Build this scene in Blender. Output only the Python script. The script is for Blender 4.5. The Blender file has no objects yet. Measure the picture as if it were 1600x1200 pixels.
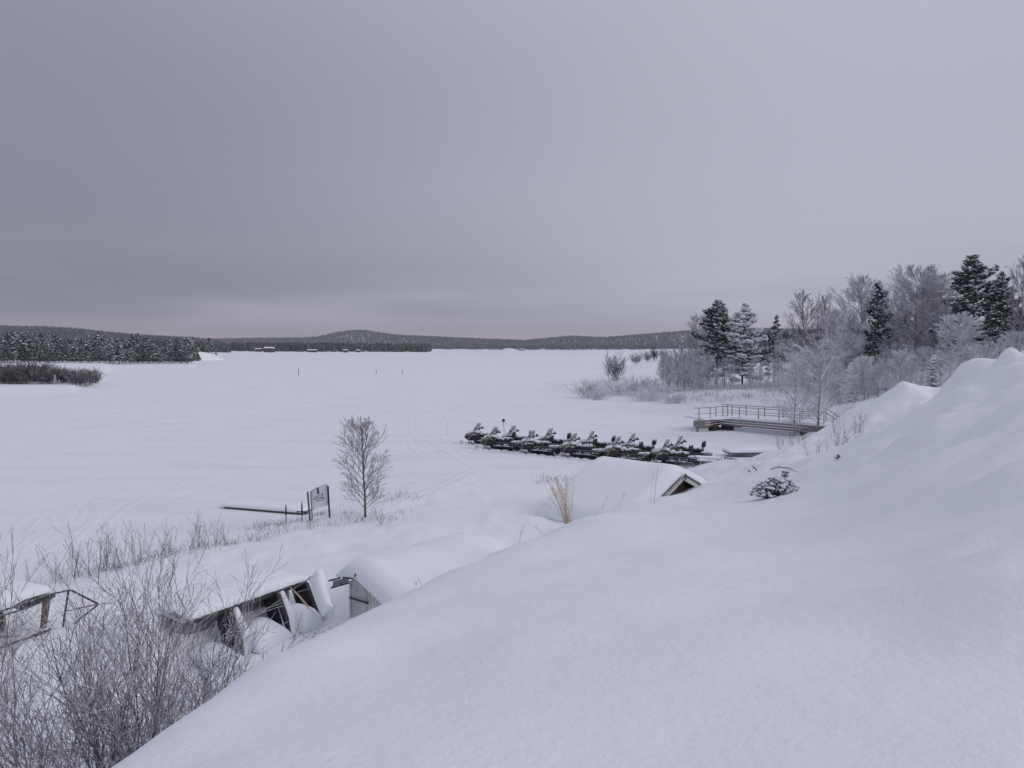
import bpy, math, random
import numpy as np
from mathutils import Vector, Matrix, noise as mnoise

S = bpy.context.scene
C = S.collection
R = random.Random(11)
NR = np.random.RandomState(5)
PI = math.pi

# ------------------------------------------------------------------ camera
F = 1150.0                       # focal length in pixels of the 1600x1200 photograph
PITCH = math.atan(57.0 / F)      # looking slightly down
EYE = 7.0                        # eye height above the frozen lake
cd = bpy.data.cameras.new('camera')
cam = bpy.data.objects.new('camera', cd)
C.objects.link(cam)
cd.sensor_width = 36.0
cd.lens = 36.0 * F / 1600.0
cd.clip_start = 0.05
cd.clip_end = 20000
cam.location = (0, 0, EYE)
cam.rotation_euler = (PI / 2 - PITCH, 0, 0)
S.camera = cam

# ------------------------------------------------------------------ sky
W = bpy.data.worlds.new('World')
S.world = W
W.use_nodes = True
nt = W.node_tree
nt.nodes.clear()
SUN_EL, SUN_AZ = math.radians(28), math.radians(105)      # azimuth measured from +Y towards +X


def N(t, kind, **kw):
    n = t.nodes.new(kind)
    for k, v in kw.items():
        if k.startswith('in_'):
            n.inputs[k[3:].replace('_', ' ')].default_value = v
        else:
            setattr(n, k, v)
    return n


def math_(t, op, a, b=None, clamp=False):
    n = t.nodes.new('ShaderNodeMath')
    n.operation = op
    n.use_clamp = clamp
    for i, v in enumerate((a, b)):
        if v is None:
            continue
        if isinstance(v, (int, float)):
            n.inputs[i].default_value = v
        else:
            t.links.new(v, n.inputs[i])
    return n.outputs[0]


def maprange(t, v, a, b, c=0.0, d=1.0, smooth=True):
    n = t.nodes.new('ShaderNodeMapRange')
    n.interpolation_type = 'SMOOTHSTEP' if smooth else 'LINEAR'
    t.links.new(v, n.inputs[0])
    for i, x in zip((1, 2, 3, 4), (a, b, c, d)):
        n.inputs[i].default_value = x
    return n.outputs[0]


def mixc(t, f, a, b, blend='MIX'):
    n = t.nodes.new('ShaderNodeMix')
    n.data_type = 'RGBA'
    n.blend_type = blend
    if isinstance(f, (int, float)):
        n.inputs[0].default_value = f
    else:
        t.links.new(f, n.inputs[0])
    for i, v in ((6, a), (7, b)):
        if isinstance(v, tuple):
            n.inputs[i].default_value = (*v, 1)
        else:
            t.links.new(v, n.inputs[i])
    return n.outputs[2]


def srgb(r, g, b):
    return tuple(((c / 255.0) / 12.92 if c / 255.0 < 0.04045 else ((c / 255.0 + 0.055) / 1.055) ** 2.4) for c in (r, g, b))


tc = N(nt, 'ShaderNodeTexCoord')
sep = N(nt, 'ShaderNodeSeparateXYZ')
nt.links.new(tc.outputs['Generated'], sep.inputs[0])
mp = N(nt, 'ShaderNodeMapping')
mp.inputs['Scale'].default_value = (1.0, 1.0, 3.0)
nt.links.new(tc.outputs['Generated'], mp.inputs[0])
n1 = N(nt, 'ShaderNodeTexNoise', in_Scale=1.3, in_Detail=3.0, in_Roughness=0.4)
nt.links.new(mp.outputs[0], n1.inputs['Vector'])
mp2 = N(nt, 'ShaderNodeMapping')
mp2.inputs['Scale'].default_value = (1.0, 1.0, 10.0)
nt.links.new(tc.outputs['Generated'], mp2.inputs[0])
n2 = N(nt, 'ShaderNodeTexNoise', in_Scale=2.0, in_Detail=4.0, in_Roughness=0.45)
nt.links.new(mp2.outputs[0], n2.inputs['Vector'])
n1c = math_(nt, 'SUBTRACT', n1.outputs[0], 0.5)
n2c = math_(nt, 'SUBTRACT', n2.outputs[0], 0.5)
ax = math_(nt, 'ADD', sep.outputs[0], math_(nt, 'MULTIPLY', n1c, 0.28))
az = maprange(nt, ax, -0.62, 0.50)
base = mixc(nt, az, srgb(127, 130, 143), srgb(169, 170, 184))
# brighter overhead, as an overcast sky is
up = maprange(nt, sep.outputs[2], 0.25, 0.95)
base = mixc(nt, math_(nt, 'MULTIPLY', up, 0.75), base, srgb(205, 207, 221))
# darker cloud bank lying low, left and centre
lowz = maprange(nt, math_(nt, 'ADD', sep.outputs[2], math_(nt, 'MULTIPLY', n1c, 0.16)), 0.26, 0.06)
leftw = maprange(nt, sep.outputs[0], 0.30, -0.28)
bank = math_(nt, 'MULTIPLY', math_(nt, 'MULTIPLY', lowz, leftw), 0.32)
base = mixc(nt, bank, base, srgb(116, 115, 128))
# thin streaks towards the horizon
streak = math_(nt, 'MULTIPLY', maprange(nt, sep.outputs[2], 0.16, 0.03), math_(nt, 'MULTIPLY', n2c, 1.7))
base = mixc(nt, math_(nt, 'ABSOLUTE', math_(nt, 'MAXIMUM', streak, 0.0)), base, srgb(196, 192, 206))
base = mixc(nt, math_(nt, 'ABSOLUTE', math_(nt, 'MINIMUM', streak, 0.0)), base, srgb(98, 100, 114))
# faint rosy band on the horizon
hz = math_(nt, 'MULTIPLY', maprange(nt, sep.outputs[2], 0.055, 0.0), 0.6)
base = mixc(nt, hz, base, srgb(172, 158, 170))
sky = N(nt, 'ShaderNodeTexSky', sky_type='NISHITA', sun_disc=False, sun_elevation=SUN_EL, sun_rotation=SUN_AZ)
bg1 = N(nt, 'ShaderNodeBackground')
nt.links.new(base, bg1.inputs[0])
bg1.inputs[1].default_value = 1.0
bg2 = N(nt, 'ShaderNodeBackground')
nt.links.new(sky.outputs[0], bg2.inputs[0])
bg2.inputs[1].default_value = 0.05
mxs = N(nt, 'ShaderNodeMixShader')
mxs.inputs[0].default_value = 0.06
nt.links.new(bg1.outputs[0], mxs.inputs[1])
nt.links.new(bg2.outputs[0], mxs.inputs[2])
wo = N(nt, 'ShaderNodeOutputWorld')
nt.links.new(mxs.outputs[0], wo.inputs[0])

ld = bpy.data.lights.new('sun', 'SUN')
ld.energy = 0.62
ld.angle = math.radians(25)
ld.color = (1.0, 0.93, 0.90)
sun = bpy.data.objects.new('sun', ld)
C.objects.link(sun)
sdir = Vector((math.sin(SUN_AZ) * math.cos(SUN_EL), math.cos(SUN_AZ) * math.cos(SUN_EL), math.sin(SUN_EL)))
sun.rotation_euler = (-sdir).to_track_quat('-Z', 'Y').to_euler()

S.view_settings.view_transform = 'Standard'
S.view_settings.look = 'None'
S.view_settings.exposure = 0.28
S.view_settings.gamma = 1.0
S.view_settings.use_curve_mapping = False
S.render.engine = 'CYCLES'
S.cycles.use_denoising = True
S.cycles.max_bounces = 5
S.cycles.diffuse_bounces = 3
S.cycles.volume_bounces = 0
S.cycles.transparent_max_bounces = 8

# ------------------------------------------------------------------ pixel <-> world
ct, st = math.cos(PITCH), math.sin(PITCH)


def ray(px, py):
    x = (px - 800.0) / F
    y = -(py - 600.0) / F
    return Vector((x, ct + y * st, y * ct - st))


def P(px, py, Y):                 # point seen at a pixel, Y metres ahead
    d = ray(px, py)
    return Vector((0, 0, EYE)) + d * (Y / d.y)


def P0(px, py, z=0.0):            # point seen at a pixel, at height z
    d = ray(px, py)
    return Vector((0, 0, EYE)) + d * ((z - EYE) / d.z)


def PP(px, py, p0, n):            # point seen at a pixel on a plane
    d = ray(px, py)
    o = Vector((0, 0, EYE))
    return o + d * ((Vector(p0) - o).dot(n) / d.dot(n))


# ------------------------------------------------------------------ materials
def new_mat(name):
    m = bpy.data.materials.new(name)
    m.use_nodes = True
    t = m.node_tree
    t.nodes.clear()
    o = N(t, 'ShaderNodeOutputMaterial')
    b = N(t, 'ShaderNodeBsdfPrincipled')
    t.links.new(b.outputs[0], o.inputs[0])
    return m, t, b


SNOWC = (0.80, 0.825, 0.87)


def snow_mat(name, strength=0.25, tracks=False):
    m, t, b = new_mat(name)
    b.inputs['Roughness'].default_value = 0.75
    b.inputs['Specular IOR Level'].default_value = 0.2
    g = N(t, 'ShaderNodeNewGeometry')
    a = N(t, 'ShaderNodeTexNoise', in_Scale=0.55, in_Detail=5.0)
    t.links.new(g.outputs['Position'], a.inputs['Vector'])
    c = N(t, 'ShaderNodeTexNoise', in_Scale=14.0, in_Detail=6.0, in_Roughness=0.65)
    t.links.new(g.outputs['Position'], c.inputs['Vector'])
    mpn = N(t, 'ShaderNodeMapping')
    mpn.inputs['Scale'].default_value = (0.10, 0.42, 1)
    mpn.inputs['Rotation'].default_value = (0, 0, 0.15)
    t.links.new(g.outputs['Position'], mpn.inputs[0])
    w = N(t, 'ShaderNodeTexNoise', in_Scale=1.0, in_Detail=5.0, in_Roughness=0.6)
    t.links.new(mpn.outputs[0], w.inputs['Vector'])
    c2 = N(t, 'ShaderNodeTexNoise', in_Scale=2.6, in_Detail=5.0, in_Roughness=0.55)
    t.links.new(g.outputs['Position'], c2.inputs['Vector'])
    b0 = N(t, 'ShaderNodeBump', in_Strength=strength, in_Distance=0.07)
    t.links.new(c2.outputs[0], b0.inputs['Height'])
    b1 = N(t, 'ShaderNodeBump', in_Strength=strength, in_Distance=0.35)
    t.links.new(b0.outputs[0], b1.inputs['Normal'])
    t.links.new(w.outputs[0] if tracks else a.outputs[0], b1.inputs['Height'])
    b2 = N(t, 'ShaderNodeBump', in_Strength=min(1.0, strength * 2.0), in_Distance=0.035)
    t.links.new(c.outputs[0], b2.inputs['Height'])
    t.links.new(b1.outputs[0], b2.inputs['Normal'])
    t.links.new(b2.outputs[0], b.inputs['Normal'])
    col = mixc(t, maprange(t, a.outputs[0], 0.35, 0.7), SNOWC, (0.83, 0.85, 0.885))
    if tracks:
        col = mixc(t, math_(t, 'MULTIPLY', maprange(t, w.outputs[0], 0.45, 0.7), 0.8), col, (0.74, 0.77, 0.83))
    t.links.new(col, b.inputs['Base Color'])
    return m


def dusted(name, base, amt=0.5, scale=9.0, base2=None, rough=0.6, snow=(0.8, 0.82, 0.86), grain=None, soft=0.25, metallic=0.0, bscale=4.0):
    """a base colour with snow or frost lying on the faces that look up"""
    m, t, b = new_mat(name)
    b.inputs['Metallic'].default_value = metallic
    g = N(t, 'ShaderNodeNewGeometry')
    sp = N(t, 'ShaderNodeSeparateXYZ')
    t.links.new(g.outputs['Normal'], sp.inputs[0])
    n = N(t, 'ShaderNodeTexNoise', in_Scale=scale, in_Detail=4.0, in_Roughness=0.6)
    t.links.new(g.outputs['Position'], n.inputs['Vector'])
    f = math_(t, 'ADD', math_(t, 'MULTIPLY', sp.outputs[2], 0.6), math_(t, 'MULTIPLY', math_(t, 'SUBTRACT', n.outputs[0], 0.5), 1.6))
    f = maprange(t, math_(t, 'ADD', f, amt - 0.5), 0.25 - soft, 0.25 + soft)
    if base2 is not None:
        n3 = N(t, 'ShaderNodeTexNoise', in_Scale=bscale, in_Detail=3.0)
        if grain:
            gm = N(t, 'ShaderNodeMapping')
            gm.inputs['Scale'].default_value = grain
            tcx = N(t, 'ShaderNodeTexCoord')
            t.links.new(tcx.outputs['Object'], gm.inputs[0])
            t.links.new(gm.outputs[0], n3.inputs['Vector'])
        else:
            t.links.new(g.outputs['Position'], n3.inputs['Vector'])
        bc = mixc(t, maprange(t, n3.outputs[0], 0.35, 0.65), base, base2)
    else:
        bc = base
    col = mixc(t, f, bc, snow)
    t.links.new(col, b.inputs['Base Color'])
    rr = math_(t, 'ADD', math_(t, 'MULTIPLY', f, 0.85 - rough), rough)
    t.links.new(rr, b.inputs['Roughness'])
    return m


def plain(name, col, rough=0.6, col2=None, scale=6.0, bump=0.0):
    m, t, b = new_mat(name)
    b.inputs['Roughness'].default_value = rough
    g = N(t, 'ShaderNodeNewGeometry')
    n = N(t, 'ShaderNodeTexNoise', in_Scale=scale, in_Detail=4.0)
    t.links.new(g.outputs['Position'], n.inputs['Vector'])
    if col2 is None:
        col2 = tuple(c * 0.8 for c in col)
    t.links.new(mixc(t, maprange(t, n.outputs[0], 0.3, 0.7), col, col2), b.inputs['Base Color'])
    if bump:
        bb = N(t, 'ShaderNodeBump', in_Strength=bump, in_Distance=0.02)
        t.links.new(n.outputs[0], bb.inputs['Height'])
        t.links.new(bb.outputs[0], b.inputs['Normal'])
    return m


M = {}
M['snow'] = snow_mat('snow', 0.22)
M['lake'] = snow_mat('lake_snow', 0.42, True)
M['cap'] = snow_mat('cap_snow', 0.16)
M['hill'] = dusted('scrubby_hillside', (0.10, 0.11, 0.12), 0.30, 0.12, (0.2, 0.21, 0.225), soft=0.3, snow=(0.42, 0.44, 0.48), bscale=0.03)
M['needles_mid'] = dusted('needles_wood', (0.018, 0.029, 0.028), 0.30, 1.0, (0.038, 0.052, 0.046), soft=0.2, bscale=0.12)
M['bark'] = dusted('pine_bark', (0.060, 0.045, 0.040), 0.22, 14, (0.10, 0.065, 0.05))
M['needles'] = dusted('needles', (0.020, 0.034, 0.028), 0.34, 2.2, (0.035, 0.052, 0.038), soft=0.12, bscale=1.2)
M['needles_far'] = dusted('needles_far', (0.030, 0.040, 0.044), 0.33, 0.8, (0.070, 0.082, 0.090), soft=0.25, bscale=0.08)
M['frost_twig'] = dusted('frosted_twigs', (0.33, 0.315, 0.34), 0.70, 2.0, (0.45, 0.43, 0.46), soft=0.45, snow=(0.68, 0.69, 0.74))
M['frost_dark'] = dusted('lightly_frosted_twigs', (0.13, 0.112, 0.122), 0.48, 3.0, (0.20, 0.175, 0.19), soft=0.4, snow=(0.6, 0.61, 0.66))
M['willow'] = dusted('dark_willow_twigs', (0.060, 0.050, 0.054), 0.34, 1.0, (0.11, 0.095, 0.10), soft=0.4, snow=(0.5, 0.51, 0.56), bscale=0.3)
M['frost_white'] = dusted('heavily_frosted_twigs', (0.42, 0.41, 0.44), 0.85, 2.0, (0.54, 0.53, 0.56), soft=0.5, snow=(0.78, 0.79, 0.84))
M['twig'] = dusted('bare_twigs', (0.12, 0.092, 0.094), 0.50, 12.0, (0.21, 0.17, 0.17), soft=0.35, snow=(0.68, 0.70, 0.75))
M['birch_bark'] = dusted('birch_bark', (0.30, 0.27, 0.27), 0.35, 6, (0.12, 0.10, 0.10))
M['straw'] = plain('dry_straw', (0.58, 0.46, 0.34), 0.7, (0.42, 0.32, 0.23), 30)
M['wood'] = dusted('grey_wood', (0.20, 0.16, 0.15), 0.22, 8, (0.13, 0.10, 0.095), grain=(1, 9, 9))
M['wood_brown'] = dusted('brown_wood', (0.15, 0.095, 0.075), 0.12, 8, (0.09, 0.058, 0.05), grain=(9, 9, 1))
M['wood_pale'] = dusted('pale_wood', (0.36, 0.29, 0.26), 0.2, 8, (0.27, 0.22, 0.20), grain=(9, 9, 1))
M['wood_frost'] = dusted('frosted_planks', (0.27, 0.235, 0.235), 0.36, 6, (0.20, 0.175, 0.18), grain=(1, 9, 9), soft=0.4)
M['wood_dark'] = dusted('dark_tarred_wood', (0.030, 0.030, 0.036), 0.06, 9, (0.05, 0.048, 0.055))
M['trim'] = dusted('grey_trim', (0.60, 0.59, 0.60), 0.2, 8, (0.48, 0.47, 0.48))
M['grey_inner'] = plain('weathered_inner_wall', (0.30, 0.31, 0.345), 0.8, (0.22, 0.23, 0.26))
M['sheet'] = dusted('corrugated_sheet', (0.74, 0.73, 0.70), 0.02, 3, (0.60, 0.60, 0.58), rough=0.5)
M['black'] = dusted('black_metal', (0.018, 0.019, 0.024), 0.12, 12, (0.03, 0.03, 0.036), rough=0.45)
M['blackplastic'] = dusted('black_plastic', (0.012, 0.012, 0.015), 0.38, 5, (0.028, 0.028, 0.032), rough=0.4, soft=0.08)
M['seat'] = dusted('seat_vinyl', (0.015, 0.015, 0.018), 0.42, 6, None, rough=0.5, soft=0.10)
M['hood'] = dusted('hood_paint', (0.03, 0.03, 0.035), 0.62, 4, (0.07, 0.066, 0.055), rough=0.35, soft=0.12)
M['yellow'] = dusted('olive_yellow_panel', (0.17, 0.155, 0.10), 0.42, 6, None, rough=0.4, soft=0.12)
M['rubber'] = dusted('rubber_track', (0.02, 0.02, 0.022), 0.30, 8, None, rough=0.8, soft=0.12)
M['metal'] = dusted('aluminium', (0.22, 0.22, 0.24), 0.30, 8, None, rough=0.4, metallic=0.4, soft=0.15)
M['glass'] = dusted('frosted_windshield', (0.34, 0.345, 0.37), 0.42, 6, (0.46, 0.46, 0.49), rough=0.25, soft=0.4, snow=(0.6, 0.61, 0.65))
M['lamp'] = plain('lamp_lens', (0.5, 0.5, 0.52), 0.2)
M['white'] = plain('white_board', (0.80, 0.81, 0.84), 0.5, (0.75, 0.76, 0.80))
M['blue'] = plain('blue_print', (0.10, 0.15, 0.25), 0.5)
M['rust'] = dusted('rusty_red', (0.20, 0.10, 0.085), 0.2, 8, (0.13, 0.075, 0.07))
M['float'] = dusted('black_float', (0.025, 0.022, 0.022), 0.08, 5, (0.05, 0.04, 0.038))
M['gunwale'] = dusted('blue_grey_edge', (0.07, 0.08, 0.10), 0.1, 6, (0.11, 0.12, 0.14))
M['cabin_red'] = plain('dark_cabin_wall', (0.07, 0.05, 0.05), 0.8)
M['pane'] = plain('window_pane', (0.05, 0.055, 0.07), 0.15)
M['greentarp'] = dusted('green_tarp', (0.12, 0.17, 0.155), 0.40, 5, (0.2, 0.25, 0.24), soft=0.3)
M['rock'] = dusted('dark_rock', (0.09, 0.085, 0.09), 0.40, 3, (0.15, 0.14, 0.15), soft=0.2)


# ------------------------------------------------------------------ object helpers
def tag(o, label=None, cat=None, group=None, kind=None):
    if label:
        o['label'] = label
    if cat:
        o['category'] = cat
    if group:
        o['group'] = group
    if kind:
        o['kind'] = kind
    return o


def thing(name, label, cat, loc=(0, 0, 0), rz=0.0, group=None):
    o = bpy.data.objects.new(name, None)
    C.objects.link(o)
    o.empty_display_size = 0.2
    o.location = loc
    o.rotation_euler = (0, 0, rz)
    return tag(o, label, cat, group)


def link(name, me, parent=None):
    o = bpy.data.objects.new(name, me)
    C.objects.link(o)
    if parent is not None:
        o.parent = parent
    return o


def mesh_np(name, V, Q, mats, smooth=True, mi=None, T=None):
    """V (n,3), Q (m,4) quads, T (k,3) triangles"""
    me = bpy.data.meshes.new(name)
    V = np.asarray(V, np.float32).reshape(-1, 3)
    nq = 0 if Q is None else len(Q)
    ntr = 0 if T is None else len(T)
    loops = []
    if nq:
        loops.append(np.asarray(Q, np.int32).ravel())
    if ntr:
        loops.append(np.asarray(T, np.int32).ravel())
    L = np.concatenate(loops)
    me.vertices.add(len(V))
    me.vertices.foreach_set('co', V.ravel())
    me.loops.add(len(L))
    me.loops.foreach_set('vertex_index', L)
    me.polygons.add(nq + ntr)
    starts = np.concatenate([np.arange(nq) * 4, nq * 4 + np.arange(ntr) * 3]).astype(np.int32)
    me.polygons.foreach_set('loop_start', starts)
    for m in (mats if isinstance(mats, (list, tuple)) else [mats]):
        me.materials.append(m)
    if mi is not None:
        me.polygons.foreach_set('material_index', np.asarray(mi, np.int32))
    me.update(calc_edges=True)
    me.polygons.foreach_set('use_smooth', np.full(nq + ntr, smooth, dtype=bool))
    me.validate()
    return me


class MB:
    def __init__(s):
        s.v, s.f = [], []

    def add(s, vs, fs):
        k = len(s.v)
        s.v.extend([tuple(v) for v in vs])
        s.f.extend([tuple(i + k for i in f) for f in fs])
        return s

    def box(s, c, size, rot=None):
        hx, hy, hz = size[0] / 2, size[1] / 2, size[2] / 2
        vs = [Vector((x, y, z)) for x in (-hx, hx) for y in (-hy, hy) for z in (-hz, hz)]
        if rot is not None:
            vs = [rot @ v for v in vs]
        vs = [v + Vector(c) for v in vs]
        return s.add(vs, [(0, 1, 3, 2), (4, 6, 7, 5), (0, 4, 5, 1), (2, 3, 7, 6), (0, 2, 6, 4), (1, 5, 7, 3)])

    def beam(s, a, b, w, h, up=(0, 0, 1)):       # a squared timber between two points
        a, b = Vector(a), Vector(b)
        d = (b - a)
        L = d.length
        d.normalize()
        upv = Vector(up)
        sd = d.cross(upv)
        if sd.length < 1e-4:
            sd = d.cross(Vector((1, 0, 0)))
        sd.normalize()
        u = sd.cross(d)
        m = Matrix((d, sd, u)).transposed()
        return s.box((a + b) / 2, (L, w, h), m)

    def tube(s, pts, rad, n=8, cap=True):
        pts = [Vector(p) for p in pts]
        if not hasattr(rad, '__len__'):
            rad = [rad] * len(pts)
        vs, fs = [], []
        prev = None
        for i, p in enumerate(pts):
            d = (pts[min(i + 1, len(pts) - 1)] - pts[max(i - 1, 0)]).normalized()
            if prev is None:
                a = d.cross(Vector((0, 0, 1)))
                if a.length < 0.05:
                    a = d.cross(Vector((1, 0, 0)))
            else:
                a = prev - d * prev.dot(d)
            a.normalize()
            prev = a
            b = d.cross(a)
            for k in range(n):
                t = 2 * PI * k / n
                vs.append(p + (a * math.cos(t) + b * math.sin(t)) * rad[i])
        for i in range(len(pts) - 1):
            for k in range(n):
                fs.append((i * n + k, i * n + (k + 1) % n, (i + 1) * n + (k + 1) % n, (i + 1) * n + k))
        if cap:
            fs.append(tuple(range(n - 1, -1, -1)))
            fs.append(tuple((len(pts) - 1) * n + k for k in range(n)))
        return s.add(vs, fs)

    def prism(s, poly, d):                        # flat polygon (3-D points) given thickness vector d
        poly = [Vector(p) for p in poly]
        d = Vector(d)
        n = len(poly)
        vs = poly + [p + d for p in poly]
        fs = [tuple(range(n - 1, -1, -1)), tuple(range(n, 2 * n))]
        fs += [(i, (i + 1) % n, n + (i + 1) % n, n + i) for i in range(n)]
        return s.add(vs, fs)

    def loft(s, rings):
        n = len(rings[0])
        vs = [p for r in rings for p in r]
        fs = [tuple(range(n - 1, -1, -1)), tuple((len(rings) - 1) * n + k for k in range(n))]
        for i in range(len(rings) - 1):
            for k in range(n):
                fs.append((i * n + k, i * n + (k + 1) % n, (i + 1) * n + (k + 1) % n, (i + 1) * n + k))
        return s.add(vs, fs)

    def mesh(s, name, mat, smooth=False):
        me = bpy.data.meshes.new(name)
        me.from_pydata([tuple(v) for v in s.v], [], s.f)
        me.materials.append(mat)
        me.validate()
        me.update()
        import bmesh
        bm = bmesh.new()
        bm.from_mesh(me)
        bmesh.ops.recalc_face_normals(bm, faces=bm.faces)
        bm.to_mesh(me)
        bm.free()
        if smooth:
            for p in me.polygons:
                p.use_smooth = True
        return me

    def obj(s, name, mat, parent=None, smooth=False):
        return link(name, s.mesh(name, mat, smooth), parent)


def copy_tree(o, parent=None):
    c = o.copy()
    C.objects.link(c)
    c.parent = parent
    for ch in list(KIDS.get(o.name, [])):
        k = ch.copy()
        C.objects.link(k)
        k.parent = c
        for g in list(KIDS.get(ch.name, [])):
            q = g.copy()
            C.objects.link(q)
            q.parent = k
    return c


KIDS = {}


def note_kids():
    KIDS.clear()
    for o in C.objects:
        if o.parent:
            KIDS.setdefault(o.parent.name, []).append(o)


# --------------------------------------------- numpy noise
def vnoise(x, y, seed=0):
    xi, yi = np.floor(x).astype(np.int64), np.floor(y).astype(np.int64)
    fx, fy = x - xi, y - yi
    fx, fy = fx * fx * (3 - 2 * fx), fy * fy * (3 - 2 * fy)

    def h(a, b):
        n = (a * 374761393 + b * 668265263 + seed * 1274126177) & 0x7fffffff
        n = ((n ^ (n >> 13)) * 1274126177) & 0x7fffffff
        return ((n ^ (n >> 16)) & 0xffff) / 65535.0
    return (h(xi, yi) * (1 - fx) + h(xi + 1, yi) * fx) * (1 - fy) + (h(xi, yi + 1) * (1 - fx) + h(xi + 1, yi + 1) * fx) * fy - 0.5


def fbm(x, y, seed=0, o=4):
    s, a = 0, 1.0
    for k in range(o):
        s = s + a * vnoise(x * 2 ** k + 17.3 * k, y * 2 ** k - 9.1 * k, seed + k)
        a *= 0.5
    return s


def sstep(x, a, b):
    t = np.clip((x - a) / (b - a), 0, 1)
    return t * t * (3 - 2 * t)


# ------------------------------------------------------------------ terrain
CP = []                                            # control points (X, Y, z)


def cp(px, py, Y):
    p = P(px, py, Y)
    CP.append((p.x, p.y, p.z))


def cpz(px, Y, z):
    CP.append(((px - 800) / F * Y, Y, z))


def cp0(px, py, z):
    p = P0(px, py, z)
    CP.append((p.x, p.y, p.z))


for a in range(-180, 180, 30):                     # under and behind the camera
    CP.append((0.8 * math.sin(math.radians(a)), 0.8 * math.cos(math.radians(a)), 5.3))
    if abs(a) > 80:
        for rr, zz in ((3, 5.5), (10, 6.0), (40, 6.5), (160, 7)):
            CP.append((rr * math.sin(math.radians(a)), rr * math.cos(math.radians(a)), zz if a > 0 else zz * 0.75))
# near hill: its crest, and the drop hidden beyond it, in even steps
CREST = [(-900, 1500, 2.3, 3.6, 2.8, 8, 1.4), (-300, 1400, 2.6, 3.9, 3.2, 7.5, 1.5), (0, 1290, 2.9, 4.3, 3.4, 7.5, 1.6), (150, 1200, 3.3, 4.9, 3.5, 8.0, 1.6), (265, 1121, 4.3, 5.9, 3.3, 8.6, 1.5),
         (380, 1047, 5.5, 7.2, 3.15, 9.8, 1.35), (460, 1009, 6.7, 8.5, 2.8, 11.2, 1.15), (540, 972, 8.0, 10, 2.6, 12.5, 1.0), (620, 933, 9.4, 11.6, 2.5, 14.5, 1.0),
         (700, 894, 11, 13.2, 2.35, 16.5, 1.0), (775, 863, 12.8, 15.2, 2.25, 19, 1.0), (850, 838, 15, 17.5, 2.2, 21, 0.95), (900, 814, 16.5, 19.2, 2.2, 23, 0.95),
         (960, 797, 18.7, 21.6, 2.15, 25.5, 1.1), (1030, 778, 21.5, 24.8, 2.0, 30, 0.9), (1070, 773, 22.5, 26, 1.9, 32, 0.9), (1100, 768, 23.3, 27, 2.0, 35, 0.75)]
CRT = np.array(CREST, float)
CRIDX = []
for px_ in list(range(-900, 0, 150)) + list(range(0, 1101, 27)):
    row = [np.interp(px_, CRT[:, 0], CRT[:, i]) for i in range(1, 7)]
    if px_ >= 100:
        CRIDX.append((len(CP), px_, row[0], row[1]))
    cp(px_, row[0], row[1])
    cpz(px_, row[2], row[3])
    cpz(px_, row[4], row[5])
for q in ((400, 1200, 3.15), (800, 1200, 3.0), (1200, 1200, 2.95), (1600, 1200, 2.9), (300, 1190, 3.4), (420, 1100, 4.2), (600, 1100, 4.0),
          (600, 1020, 5.4), (800, 1000, 5.1), (700, 940, 7.4), (800, 900, 8.6), (1000, 1000, 4.9), (1000, 900, 7.5), (1000, 850, 11), (900, 860, 11),
          (1000, 800, 17), (1200, 800, 14.5), (1150, 780, 19), (1100, 820, 13.5), (1200, 1000, 4.7), (1400, 1000, 4.5),
          (1200, 900, 7), (1400, 900, 6), (1600, 900, 4.7), (1300, 850, 9.2), (1400, 800, 9.8), (1500, 800, 7.8), (1600, 800, 6.2), (1300, 790, 13.5), (1400, 740, 12.8), (1500, 740, 9.7), (1600, 720, 8.2),
          (1300, 740, 18), (1350, 720, 17.5), (1400, 690, 17.5), (1250, 760, 18), (1190, 750, 24), (1450, 665, 18), (1450, 642, 20.5), (1500, 650, 16), (1500, 690, 12.5), (1500, 616, 19.5), (1550, 640, 14.5), (1550, 600, 18), (1600, 660, 11.2), (1600, 610, 15),
          (1600, 578, 18), (1284, 710, 24), (1350, 677, 23), (1420, 650, 21.5), (1455, 626, 24), (1480, 606, 24.5), (1510, 590, 23.5), (1560, 573, 22.5),
          (1600, 556, 21.5), (1700, 545, 20), (1900, 545, 18), (1800, 900, 4.6), (1900, 1200, 3),
          (1150, 735, 30), (1150, 717, 38), (1120, 745, 29), (1220, 722, 29), (1240, 707, 30),
          (1248, 694, 33), (1300, 662, 35), (1350, 637, 36), (1385, 620, 36), (1414, 608, 33), (1440, 613, 33), (1460, 617, 31)):
    cp(*q)
for q in ((1300, 28, 3.0), (1360, 28, 3.7), (1414, 27, 4.4), (1300, 42, 1.6), (1380, 46, 2.6), (1414, 42, 3.4), (1480, 30, 4.8), (1480, 40, 4.2),
          (1550, 28, 5.5), (1550, 38, 4.8), (1600, 28, 5.8), (1600, 40, 5.5), (1900, 26, 6.4), (1900, 50, 6.2), (2600, 60, 6.5), (2600, 24, 6.5),
          (1230, 38, 1.4), (1230, 46, 0.2)):
    cpz(*q)
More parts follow.
